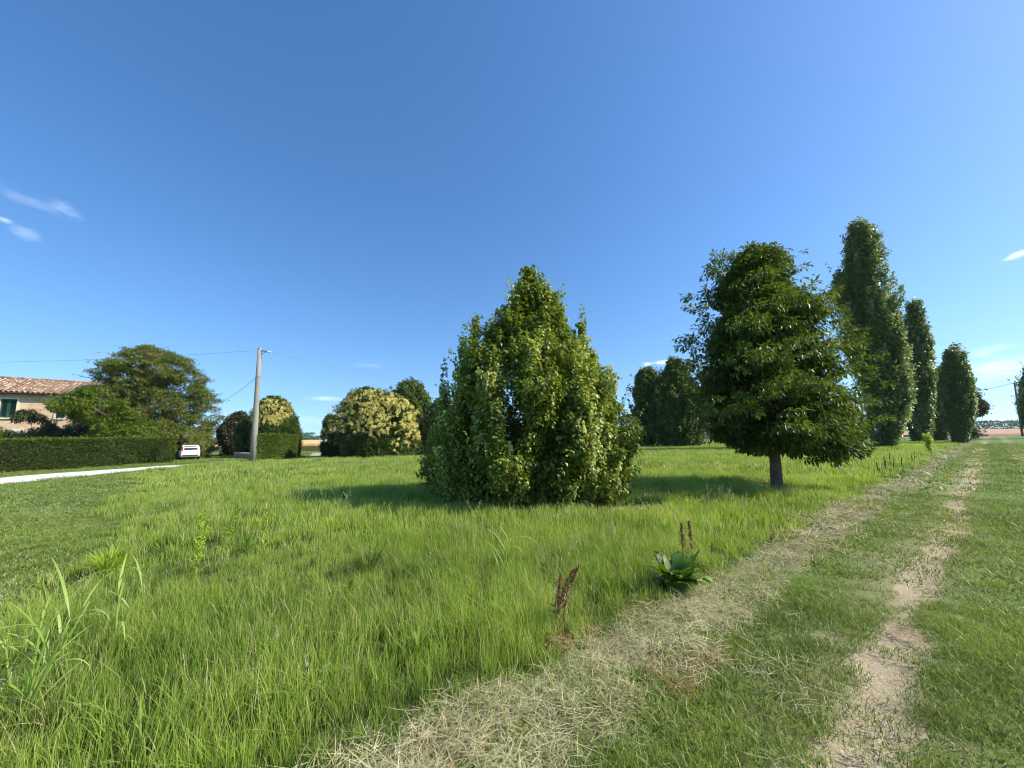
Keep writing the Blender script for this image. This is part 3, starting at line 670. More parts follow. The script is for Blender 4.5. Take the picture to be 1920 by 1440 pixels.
# --- the big lime shrub in the middle
make_tree('lime_tree', 'broad bushy pale green tree with upright shoots, leafy down to the meadow grass', 'tree',
    [(503, 989, 993), (520, 978, 1008), (545, 960, 1045), (575, 950, 1058), (600, 928, 1070), (625, 902, 1092), (650, 878, 1114), (680, 858, 1136), (720, 844, 1158),
     (760, 838, 1165), (800, 822, 1178), (840, 812, 1184), (880, 808, 1182), (915, 822, 1176), (945, 870, 1120)],
    base=SHRUB, mat='lime', kind='shoot', n=1900, per=56, L=0.088, W=0.07, SL=0.6, rad=0.14, up=0.72, gap=0.45, gscale=1.5, vst=0.8,
    rough=0.18, inner=0.3, trunk=0.09, limbs=40, seed=11, sprigs=90, plumes=(60, 1.0, 0.26))
lime = [o for o in COL.objects if o.name == 'lime_tree'][0]
def spires():
    r = np.random.default_rng(5); parts = []; org = np.array((SHRUB[0], SHRUB[1], 0))
    for (px, py, yb, wpx, Yd) in ((px_ if px_ < 1100 else px_-16, py_+16, yb_, w_*0.9, Y_) for (px_, py_, yb_, w_, Y_) in ((892, 590, 700, 26, 9.6), (915, 640, 760, 34, 9.2), (833, 675, 800, 22, 10.0), (850, 750, 900, 60, 8.7), (1020, 522, 640, 26, 10.0), (1045, 560, 700, 32, 9.8),
                                  (1092, 575, 690, 14, 10.0), (1125, 655, 780, 30, 9.7), (1160, 690, 800, 24, 10.2), (960, 560, 700, 26, 9.6), (870, 610, 720, 18, 10.4), (1000, 640, 790, 55, 8.4),
                                  (1090, 700, 860, 60, 8.2), (930, 760, 900, 55, 8.0), (1150, 800, 915, 50, 8.8), (990, 500, 600, 22, 10.1))):
        a = at(px, py, Yd); b = at(px, yb, Yd); m = max(6, int(wpx*0.9)); t = r.uniform(0, 1, m)**0.7
        C = a+(b-a)*t[:, None]; wd = wpx/FPX*Yd*0.5
        off = r.normal(0, 1, (m, 3)); off[:, 2] *= 0.3; C = C+off*(wd*0.6*t[:, None])
        ax = np.tile((0, 0, 1.0), (m, 1))+off*0.25
        parts.append(spray(C-org, ax, r.uniform(0.3, 1, m), 60, 'shoot', 0.088, 0.07, 0.55, 0.05+0.12*min(1, wd*2.5), r))
        parts.append(spray(a[None]-org, np.array([(0.03, 0, 1.0)]), np.array([0.8]), 16, 'shoot', 0.10, 0.08, 0.5, 0.05, r))
    leafobj('leading_shoots', parts, M['lime'], lime)
spires()

# --- chestnut
make_tree('chestnut_tree', 'dark chestnut tree with a bare thick trunk and a low bough reaching right', 'tree',
    [(462, 1398, 1416), (472, 1370, 1462), (495, 1350, 1494), (520, 1338, 1500), (545, 1330, 1482), (565, 1345, 1520), (590, 1338, 1552), (620, 1322, 1565), (650, 1304, 1582),
     (700, 1305, 1600), (740, 1312, 1618), (780, 1314, 1626), (815, 1335, 1605), (842, 1375, 1580)],
    base=CHEST, mat='chestnut', kind='flat', n=1350, per=50, L=0.13, W=0.052, SL=0.5, rad=0.26, up=0.14, gap=0.40, gscale=1.5, vst=1.1,
    rough=0.18, inner=0.4, trunk=0.15, limbs=46, seed=23, sprigs=170, trunk_top=0.85)
chest = [o for o in COL.objects if o.name == 'chestnut_tree'][0]
def low_bough():
    r = np.random.default_rng(9); org = np.array((CHEST[0], CHEST[1], 0)); C = []
    a, b, c = at(1480, 800, 10.8), at(1555, 815, 10.2), at(1585, 858, 9.9)
    pts = [a, (a+b)/2+np.array((0, 0, 0.1)), b, (b+c)/2, c]
    for i in range(46):
        t = r.uniform(0.3, 1)**0.8*3.99; k = int(t); C.append(pts[k]+(pts[k+1]-pts[k])*(t-k)+r.normal(0, 0.16, 3)*np.array((1.3, 1, 0.7)))
    C = np.array(C)
    leafobj('low_bough', [spray(C-org, np.tile((0.7, -0.2, -0.4), (len(C), 1)), r.uniform(0, 0.9, len(C)), 34, 'flat', 0.16, 0.062, 0.35, 0.2, r)], M['chestnut'], chest)
    b_ = MB(); b_.tube([Vector(p-org) for p in pts], [0.05, 0.045, 0.035, 0.025, 0.01], 6); b_.build('bough', M['bark'], chest, True)
    # horizontal tiers sticking out of the crown, as fans of twigs
    parts = []
    for (px, py, Yd, sx) in ((1385, 476, 10.8, -1), (1345, 508, 10.6, -1), (1330, 548, 10.9, -1), (1540, 560, 10.7, 1), (1555, 585, 10.4, 1), (1330, 600, 10.4, -1),
                             (1308, 650, 10.5, -1), (1300, 690, 10.2, -1), (1585, 640, 10.3, 1), (1605, 690, 10.4, 1), (1622, 745, 10.5, 1), (1620, 790, 10.1, 1), (1318, 762, 10.3, -1), (1420, 660, 8.6, 0),
                             (1500, 640, 8.7, 0), (1450, 720, 8.5, 0), (1530, 720, 8.8, 0), (1400, 600, 9.0, 0), (1470, 560, 9.2, 0), (1430, 520, 9.6, 0), (1560, 800, 8.9, 1), (1480, 790, 8.5, 0), (1385, 760, 8.8, 0)):
        q = at(px, py, Yd); m = 9; C = q+r.normal(0, 1, (m, 3))*np.array((0.26, 0.25, 0.16))
        parts.append(spray(C-org, np.tile((sx*0.9+0.01, -0.3, 0.0), (m, 1)), r.uniform(0.1, 0.8, m), 36, 'flat', 0.13, 0.052, 0.42, 0.20, r))
    leafobj('leaf_tiers', parts, M['chestnut'], chest)
low_bough()

# --- poplars along the track
PG = 'poplars in a row beside the track'
pk = dict(mat='poplar', kind='leafy', up=0.85, trunk_mat='palebark', group=PG, inner=0.4, vst=0.6)
make_tree('poplar_tree', 'tallest poplar, nearest of the row beside the grass track', 'tree',
    [(413, 1602, 1614), (430, 1584, 1640), (455, 1578, 1654), (490, 1574, 1668), (515, 1560, 1670), (550, 1558, 1684), (600, 1568, 1692), (650, 1585, 1697), (700, 1600, 1710), (745, 1610, 1716), (780, 1622, 1710), (815, 1630, 1690), (840, 1640, 1672)],
    base=(31.0, 33.2), n=1100, per=60, L=0.17, W=0.15, SL=1.5, rad=0.42, gap=0.44, gscale=0.7, rough=0.12, trunk=0.34, limbs=30, seed=37, sprigs=60, plumes=(95, 3.2, 0.52), **pk)
make_tree('poplar_tree', 'second poplar of the row, dark column between the tallest and the small ones', 'tree',
    [(565, 1706, 1722), (585, 1695, 1738), (610, 1690, 1744), (650, 1690, 1750), (700, 1690, 1754), (750, 1694, 1750), (790, 1700, 1748), (828, 1712, 1740)],
    base=(48.5, 46.5), n=800, per=54, L=0.22, W=0.19, SL=2.0, rad=0.6, gap=0.40, gscale=0.6, rough=0.12, trunk=0.3, limbs=20, seed=32, sprigs=40, plumes=(75, 3.0, 0.5), **pk)
make_tree('poplar_tree', 'slim shaded poplar squeezed in just left of the smaller leaning poplar', 'tree',
    [(690, 1757, 1765), (730, 1748, 1772), (780, 1746, 1778), (815, 1750, 1776), (828, 1758, 1772)],
    base=(58, 52), n=420, per=40, L=0.22, W=0.19, SL=1.6, rad=0.5, gap=0.34, gscale=0.5, rough=0.12, trunk=0.2, limbs=14, seed=33, sprigs=20, plumes=(40, 2.8, 0.45), **pk)
make_tree('poplar_tree', 'smaller poplar with a leaning foot where the straw strip ends', 'tree',
    [(648, 1778, 1796), (665, 1766, 1812), (700, 1761, 1824), (740, 1757, 1830), (775, 1760, 1827), (797, 1770, 1822), (812, 1783, 1816), (832, 1792, 1809)],
    base=(44.9, 39.6), n=750, per=50, L=0.17, W=0.15, SL=1.3, rad=0.4, gap=0.36, gscale=0.8, rough=0.2, trunk=0.16, limbs=16, seed=34, sprigs=40, plumes=(75, 2.1, 0.40), **pk)
make_tree('poplar_tree', 'poplar cut off by the right edge of the photo, beyond the thin wooden pole', 'tree',
    [(668, 1938, 1952), (690, 1920, 1964), (720, 1910, 1976), (750, 1908, 1978), (780, 1910, 1972), (800, 1918, 1966), (812, 1928, 1958)],
    base=(71.5, 52.5), n=900, per=50, L=0.22, W=0.19, SL=1.5, rad=0.5, gap=0.36, gscale=0.6, rough=0.15, trunk=0.2, limbs=16, seed=35, sprigs=40, plumes=(80, 2.8, 0.45), **pk)
make_tree('spreading_tree', 'tree with feathery boughs spreading right from behind the leaning poplar', 'tree',
    [(728, 1806, 1820), (745, 1800, 1838), (762, 1798, 1853), (780, 1798, 1842), (798, 1800, 1834), (818, 1808, 1826)],
    base=(57.5, 49.5), mat='greyleaf', kind='flat', n=420, per=36, L=0.3, W=0.12, SL=1.0, rad=0.45, up=0.25, gap=0.42, gscale=0.5, rough=0.35, inner=0.3, trunk=0.2, limbs=20, seed=36, sprigs=70)

# --- dark trees across the meadow
DG = 'dark trees at the far side of the meadow'
dk = dict(mat='darkleaf', kind='leafy', up=0.45, trunk=0.2, limbs=20, group=DG, inner=0.5, rough=0.24, sprigs=60, plumes=(45, 1.1, 0.6))
make_tree('dark_tree', 'dark rounded tree showing just right of the bushy pale green tree', 'tree',
    [(690, 1198, 1222), (708, 1186, 1246), (750, 1180, 1262), (790, 1180, 1262), (825, 1190, 1236), (836, 1200, 1230)],
    base=(15.4, 46), n=750, per=44, L=0.26, W=0.17, SL=0.9, rad=0.5, gap=0.34, seed=41, **dk)
make_tree('dark_tree', 'taller dark tree with a pointed top, left of the chestnut crown', 'tree',
    [(673, 1255, 1272), (690, 1243, 1290), (700, 1232, 1300), (725, 1222, 1322), (760, 1216, 1334), (800, 1216, 1336), (825, 1224, 1330), (838, 1236, 1322)],
    base=(18.6, 43), n=1000, per=44, L=0.25, W=0.17, SL=0.9, rad=0.5, gap=0.34, seed=42, **dk)
make_tree('dark_tree', 'dark tree half hidden behind the left side of the chestnut crown', 'tree',
    [(720, 1345, 1385), (745, 1325, 1415), (790, 1330, 1425), (815, 1345, 1425), (830, 1352, 1415)],
    base=(29.5, 56), n=420, per=40, L=0.3, W=0.2, SL=0.9, rad=0.5, gap=0.34, seed=43, **dk)
make_tree('dark_tree', 'low dark tree behind the right side of the chestnut, beside the tallest poplar', 'tree',
    [(745, 1545, 1570), (770, 1480, 1625), (800, 1470, 1635), (820, 1475, 1630), (834, 1490, 1620)],
    base=(46, 57), n=800, per=40, L=0.3, W=0.2, SL=0.9, rad=0.5, gap=0.33, seed=44, **dk)

# --- group by the drive
make_tree('flowering_shrub', 'largest round shrub covered in cream blossom beside the white road', 'shrub',
    [(728, 672, 702), (738, 652, 745), (752, 640, 768), (770, 632, 780), (795, 628, 783), (825, 630, 782), (850, 638, 784), (861, 650, 780)],
    base=(-11.9, 33.6), mat='laurel', kind='tuft', n=1300, per=40, L=0.17, W=0.07, SL=0.5, rad=0.28, up=0.3, gap=0.28, gscale=0.8, rough=0.12, inner=0.4, trunk=0.12, sprigs=60,
    limbs=10, seed=51, blossom=(0.30, 1300, 0.10), group='shrubs in cream blossom')
make_tree('flowering_shrub', 'small cream blossomed shrub leaning out left of the largest round one', 'shrub',
    [(778, 614, 634), (790, 605, 645), (810, 599, 650), (835, 598, 652), (854, 602, 650)],
    base=(-17.3, 36.5), mat='laurel', kind='tuft', n=420, per=40, L=0.17, W=0.07, SL=0.5, rad=0.28, up=0.3, gap=0.28, gscale=0.8, rough=0.12, inner=0.4, trunk=0.1,
    limbs=8, seed=52, blossom=(0.3, 380, 0.085), group='shrubs in cream blossom')
make_tree('flowering_shrub', 'cream blossomed shrub rising behind the clipped hedge, right of the concrete pole', 'shrub',
    [(744, 500, 532), (755, 480, 545), (775, 468, 552), (800, 462, 562), (825, 462, 565), (850, 470, 560)],
    base=(-22.6, 38.0), mat='laurel', kind='tuft', n=900, per=40, L=0.17, W=0.07, SL=0.5, rad=0.28, up=0.3, gap=0.28, gscale=0.8, rough=0.13, inner=0.4, trunk=0.1,
    limbs=8, seed=53, blossom=(0.42, 650, 0.085), group='shrubs in cream blossom')
make_tree('evergreen_tree', 'dark pointed evergreen rising behind the largest blossoming shrub', 'tree',
    [(706, 762, 776), (720, 735, 800), (745, 730, 815), (780, 735, 830), (820, 740, 838), (855, 755, 835)],
    base=(-7.9, 39), mat='darkleaf', kind='leafy', n=1000, per=42, L=0.2, W=0.12, SL=0.8, rad=0.4, up=0.7, gap=0.33, rough=0.22, inner=0.45, trunk=0.2, limbs=10, seed=54, plumes=(70, 1.6, 0.35))
make_tree('laurel_bush', 'mid green bush filling the gap between blossom and the bushy pale tree', 'bush',
    [(752, 810, 832), (775, 795, 845), (810, 782, 850), (840, 782, 850), (859, 788, 845)],
    base=(-5.6, 35.5), mat='laurel', kind='leafy', n=700, per=40, L=0.17, W=0.09, SL=0.6, rad=0.35, up=0.6, gap=0.3, rough=0.2, inner=0.4, trunk=0.1, limbs=6, seed=55)
make_tree('plum_tree', 'dark plum tree with purplish leaves in shade left of the concrete pole', 'tree',
    [(772, 440, 458), (785, 418, 475), (805, 405, 482), (830, 402, 480), (850, 410, 470)],
    base=(-28.5, 42.5), mat='plum', kind='leafy', n=750, per=42, L=0.17, W=0.1, SL=0.6, rad=0.4, up=0.4, gap=0.33, rough=0.22, inner=0.5, trunk=0.14, limbs=12, seed=56)
make_tree('garden_bush', 'mid green bush just behind the shaft of the concrete pole', 'bush',
    [(778, 468, 480), (800, 440, 492), (825, 432, 494), (850, 440, 490)],
    base=(-24.8, 38.5), mat='laurel', kind='leafy', n=300, per=40, L=0.16, W=0.08, SL=0.5, rad=0.3, up=0.4, gap=0.4, rough=0.22, inner=0.4, trunk=0.07, limbs=6, seed=57)
# --- trees by the house
make_tree('acacia_tree', 'wide feathery tree with brownish tips standing taller than the house roof', 'tree',
    [(646, 255, 292), (656, 228, 345), (672, 205, 368), (690, 172, 372), (702, 168, 392), (725, 185, 402), (750, 180, 408), (780, 185, 410), (815, 190, 412), (852, 215, 398)],
    base=(-33.5, 40.5), mat='acacia', kind='flat', n=1500, per=46, L=0.2, W=0.08, SL=0.8, rad=0.36, up=0.3, gap=0.41, gscale=0.85, rough=0.34, inner=0.4, vst=1.4, trunk=0.28, limbs=46, seed=61, sprigs=200)
make_tree('young_acacia', 'lighter green leafy tree spreading in front of the brick house wall', 'tree',
    [(722, 165, 190), (738, 110, 215), (752, 72, 245), (768, 90, 262), (790, 150, 275), (822, 165, 285)],
    base=(-30.8, 31.5), mat='bright', kind='flat', n=560, per=42, L=0.17, W=0.07, SL=0.6, rad=0.24, up=0.3, gap=0.48, gscale=1.1, rough=0.5, inner=0.3, trunk=0.12, limbs=26, seed=62, sprigs=80)
BG = 'garden bushes behind the long hedge'
bk = dict(kind='leafy', up=0.5, group=BG, inner=0.4, rough=0.28, trunk=0.06, limbs=8)
make_tree('garden_bush', 'greyish dark bush below the shuttered window', 'bush',
    [(768, 35, 66), (780, 18, 92), (800, 5, 112), (822, 0, 120), (845, 5, 115)], base=(-36.5, 29.5), mat='greyleaf', n=520, per=40, L=0.11, W=0.06, SL=0.4, rad=0.2, gap=0.40, sprigs=60, seed=63, **bk)
make_tree('garden_bush', 'low yellow green bush at the left edge, topping the hedge', 'bush',
    [(796, -20, 5), (808, -40, 18), (824, -45, 25)], base=(-38, 27.5), mat='bright', n=220, per=40, L=0.12, W=0.06, SL=0.4, rad=0.25, gap=0.3, seed=64, **bk)
make_tree('garden_bush', 'dark bush filling the space under the lighter green tree', 'bush',
    [(772, 140, 190), (790, 118, 225), (812, 108, 250), (840, 110, 260)], base=(-33.5, 34.0), mat='greyleaf', n=520, per=40, L=0.15, W=0.08, SL=0.5, rad=0.3, gap=0.34, seed=65, **bk)
make_tree('garden_bush', 'dark leafy bush behind the parked car and hedge end', 'bush',
    [(790, 255, 330), (812, 240, 395), (840, 235, 402), (858, 235, 400)], base=(-29.0, 37.5), mat='acacia', n=620, per=40, L=0.17, W=0.08, SL=0.5, rad=0.35, gap=0.3, seed=66, **bk)

# --- clipped hedges
def inset(pts, d):
    n = len(pts); o = []; ar = sum(pts[i][0]*pts[(i+1) % n][1]-pts[(i+1) % n][0]*pts[i][1] for i in range(n)); sg = 1 if ar > 0 else -1
    for i in range(n):
        e0 = unit(pts[i]-pts[i-1]); e1 = unit(pts[(i+1) % n]-pts[i]); n0 = np.array((-e0[1], e0[0]))*sg; n1_ = np.array((-e1[1], e1[0]))*sg
        o.append(pts[i]+(n0+n1_)*d/(1+float(np.dot(n0, n1_))))
    return o
def hedge(name, label, cor, h, per_m2, L, W, seed, mat='hedge', bulge=0.10, toph=None):
    """a clipped hedge on the ground plan 'cor' (four corners): short twig tips over its faces, a dark solid core inside"""
    r = np.random.default_rng(seed); cor = [np.array(c, float) for c in cor]; org = sum(cor)/4; parts = []
    def face(a, b, nrm, top=False):
        Lh = np.linalg.norm(b-a); n = int(Lh*h*per_m2); t = r.uniform(0, 1, n); z = r.uniform(0.02, h, n)
        q = a+(b-a)*t[:, None]
        P = np.concatenate([q, z[:, None]], 1)
        lump = (vnoise(P, 1.1, seed)-0.5)*2*bulge+(vnoise(P, 3.5, seed+1)-0.5)*bulge-0.10*(z < 0.25)*r.uniform(0, 1, n)
        P[:, :2] += nrm*(lump-0.12*r.uniform(0, 1, n)**2)[:, None]
        D = np.concatenate([np.tile(nrm, (n, 1)), np.full((n, 1), 0.35)], 1)+r.normal(0, 0.45, (n, 3))
        N = np.array((0, 0, 1.0))*0.6+np.append(nrm, 0)*0.4+r.normal(0, 0.6, (n, 3))
        P[:, :2] -= org
        parts.append(leaves(P, D, N, L*r.uniform(0.6, 1.3, n), W, clump=vnoise(P, 2.3, seed+4)*0.6+0.4*r.uniform(0, 1, n)))
    for i in range(4):
        a, b = cor[i], cor[(i+1) % 4]; e = unit(b-a); nrm = np.array((e[1], -e[0])); mid = (a+b)/2
        if np.dot(nrm, mid-org) < 0: nrm = -nrm
        face(a, b, nrm)
    area = 0.5*abs(np.cross(cor[2]-cor[0], cor[3]-cor[1])); n = int(area*per_m2*1.3)
    u, v = r.uniform(0, 1, (2, n, 1)); q = (cor[0]*(1-u)+cor[1]*u)*(1-v)+(cor[3]*(1-u)+cor[2]*u)*v
    P = np.concatenate([q-org, np.full((n, 1), h)], 1); P[:, 2] += (vnoise(P, 1.2, seed+7)-0.5)*0.10+r.normal(0, 0.03, n)-0.1*r.uniform(0, 1, n)**2
    P[:, 2] += (r.uniform(0, 1, n) > 0.985)*r.uniform(0, 0.16, n)
    parts.append(leaves(P, np.array((0, 0, 0.8))+r.normal(0, 0.6, (n, 3)), r.normal(0, 0.8, (n, 3))+np.array((0, 0, 0.4)), L, W))
    root = empty(name, (org[0], org[1], 0), label=label, cat='hedge')
    leafobj('foliage', parts, M[mat], root)
    co_ = MB(); k = 0.2     # solid core; the hedge's inner shade is put into its near-black colour
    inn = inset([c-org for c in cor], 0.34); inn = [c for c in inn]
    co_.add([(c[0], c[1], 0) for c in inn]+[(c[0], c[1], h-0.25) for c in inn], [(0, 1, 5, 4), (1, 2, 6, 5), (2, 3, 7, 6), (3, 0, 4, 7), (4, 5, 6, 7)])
    co_.build('dark_core', simple('hedge_core_shade', (0.018, 0.022, 0.010), 0.95, var=0.5, scale=5), root)
HA = np.array((-26.3, 30.3)); HB = np.array((-29.2, 21.0)); dirH = unit(HB-HA); HB = HA+dirH*26
nh = np.array((dirH[1], -dirH[0])); nh = -nh if nh[0] > 0 else nh
hedge('clipped_hedge', 'long clipped dark green hedge between the white road and the house garden', (HA, HB, HB+nh*1.1, HA+nh*1.1), 1.88, 520, 0.10, 0.055, 71)
c1, c2, c3 = np.array(gpt(478, 868)), np.array(gpt(519, 863.5)), np.array(gpt(562, 856))
hedge('corner_hedge', 'clipped hedge block with one shaded and one sunny face right of the pole', (c1, c2, c3, c3+(c1-c2)), 2.0, 560, 0.10, 0.055, 72)
make_tree('hedge_bush', 'tall unclipped green bush growing up out of the corner hedge', 'bush',
    [(780, 545, 556), (792, 525, 562), (808, 505, 566), (830, 505, 566), (850, 520, 564)],
    base=(-21.2, 36.8), mat='hedge', kind='tuft', n=650, per=40, L=0.13, W=0.06, SL=0.7, rad=0.28, up=0.8, gap=0.28, rough=0.2, inner=0.4, trunk=0.06, limbs=5, seed=73)

# ------------------------------------------------------------------ far country
def crop_sheet(name, quad, h, mat, n, hh, seed):
    """a standing crop: a thin slab of stalk tops, with loose ears over it"""
    q = [np.array(c, float) for c in quad]; m = MB()
    m.add([(*c, 0.0) for c in q]+[(*c, h) for c in q], [(4, 5, 6, 7), (0, 1, 5, 4), (1, 2, 6, 5), (2, 3, 7, 6), (3, 0, 4, 7)])
    o = m.build(name, mat); tag(o, kind='stuff'); return o
def fieldmat(name, a, b, scale):
    m, n = mat_new(name); pos = n.n('ShaderNodeNewGeometry').outputs['Position']
    c = n.mix(n.noise(pos, scale, 6, 0.7), a, b)
    out(n, n.n('ShaderNodeBsdfPrincipled', inp={'Base Color': c, 'Roughness': 0.95, 'Specular IOR Level': 0.1}).outputs[0]); return m
wm = fieldmat('wheat_tops', (0.50, 0.34, 0.14), (0.72, 0.53, 0.26), 0.35)
rm = fieldmat('stubble_tops', (0.36, 0.20, 0.13), (0.54, 0.35, 0.24), 0.25)
crop_sheet('wheat_field', ((-150, 95), (-22, 49), (30, 85), (150, 420), (-500, 420)), 0.7, wm, 0, 0, 1) if False else None
def field(name, poly, h, mat):
    n = len(poly); m = MB()
    m.add([(*c, 0.0) for c in poly]+[(*c, h) for c in poly], [tuple(range(n, 2*n))]+[(i, (i+1) % n, n+(i+1) % n, n+i) for i in range(n)])
    return tag(m.build(name, mat), kind='stuff')
field('wheat_field', [(-34, 54), (-16, 50), (0, 62), (60, 130), (120, 520), (-430, 520), (-160, 110)], 0.7, wm)
def ears():
    r = np.random.default_rng(3); n = 9000; t = r.uniform(0, 1, n); d = r.uniform(0, 1, n)**2*22
    x = -34+18*t+d*(t-0.5)*1.3; y = 54-4*t+d
    P = np.stack([x, y, 0.45+0.2*r.uniform(0, 1, n)], -1)
    D = r.normal(0, 0.3, (n, 3))+np.array((0, 0, 1.0))
    V, F, a, b = leaves(P, D, r.normal(0, 1, (n, 3)), 0.35, 0.05)
    tag(link('wheat_ears', meshnp('wheat_ears', V, F, {'rnd': a, 'h': np.ones(len(a)), 'clump': b}), M['wheat']), kind='stuff')
ears()
field('stubble_field', [(88, 72), (150, 92), (420, 240), (300, 330), (170, 230), (72, 92)], 0.35, rm)
def wood(name, pts, h, n, mat, seed, wid=6, L=1.2):
    r = np.random.default_rng(seed); pts = [np.array(p, float) for p in pts]; P = []
    for _ in range(n):
        k = r.integers(0, len(pts)-1); t = r.uniform(); q = pts[k]+(pts[k+1]-pts[k])*t
        hh = h*(0.75+0.5*vnoise(np.array([[q[0], q[1], 0]]), 0.04, seed)[0])
        P.append((q[0]+r.normal(0, wid), q[1]+r.normal(0, wid), r.uniform(0, 1)**0.7*hh))
    P = np.array(P)
    o = leafobj(name, [leaves(P, r.normal(0, 1, P.shape), r.normal(0, 0.7, P.shape)+np.array((0, -0.3, 0.6)), L, L*0.8)], M[mat])
    return tag(o, kind='stuff')
wood('far_wood', [(150, 262), (300, 330), (470, 300), (700, 260)], 7.0, 16000, 'farwood', 81, 5, 1.3)
wood('far_wood', [(-560, 500), (-420, 560), (-270, 600), (-60, 640), (200, 640)], 6.5, 9000, 'farwood', 82, 5, 2.2)
wood('far_wood', [(-520, 700), (-330, 640)], 11, 2500, 'farwood', 83, 4, 2.4)
# pale farm building glimpsed under the boughs
def barn():
    a = at(1322, 830, 95); th = math.radians(20); root = empty('farm_building', (a[0], a[1], 0), -th, label='low pink building with a pale roof, glimpsed far behind the dark trees', cat='building')
    b = MB(); b.box((0, 0, 1.5), (16, 7, 3.0)); b.build('wall', M['pinkwall'], root)
    r_ = MB(); r_.add([(-8.4, -3.9, 2.9), (8.4, -3.9, 2.9), (8.4, 0, 4.4), (-8.4, 0, 4.4), (8.4, 3.9, 2.9), (-8.4, 3.9, 2.9), (-8.4, -3.9, 3.05), (8.4, -3.9, 3.05), (8.4, 0, 4.6), (-8.4, 0, 4.6), (8.4, 3.9, 3.05), (-8.4, 3.9, 3.05)],
        [(6, 7, 8, 9), (9, 8, 10, 11), (3, 2, 1, 0), (5, 4, 2, 3), (0, 1, 7, 6), (4, 5, 11, 10), (1, 2, 8, 7), (2, 4, 10, 8), (3, 0, 6, 9), (5, 3, 9, 11)]); r_.build('roof', M['lightroof'], root)
    for x in (-5, 0, 5):
        f = MB(); f.box((x, -3.55, 1.5), (1.2, 0.12, 1.3)); w_ = f.build('window', M['cream'], root)
        g_ = MB(); g_.box((x, -3.62, 1.5), (1.0, 0.04, 1.1)); g_.build('pane', M['glass'], w_)
barn()

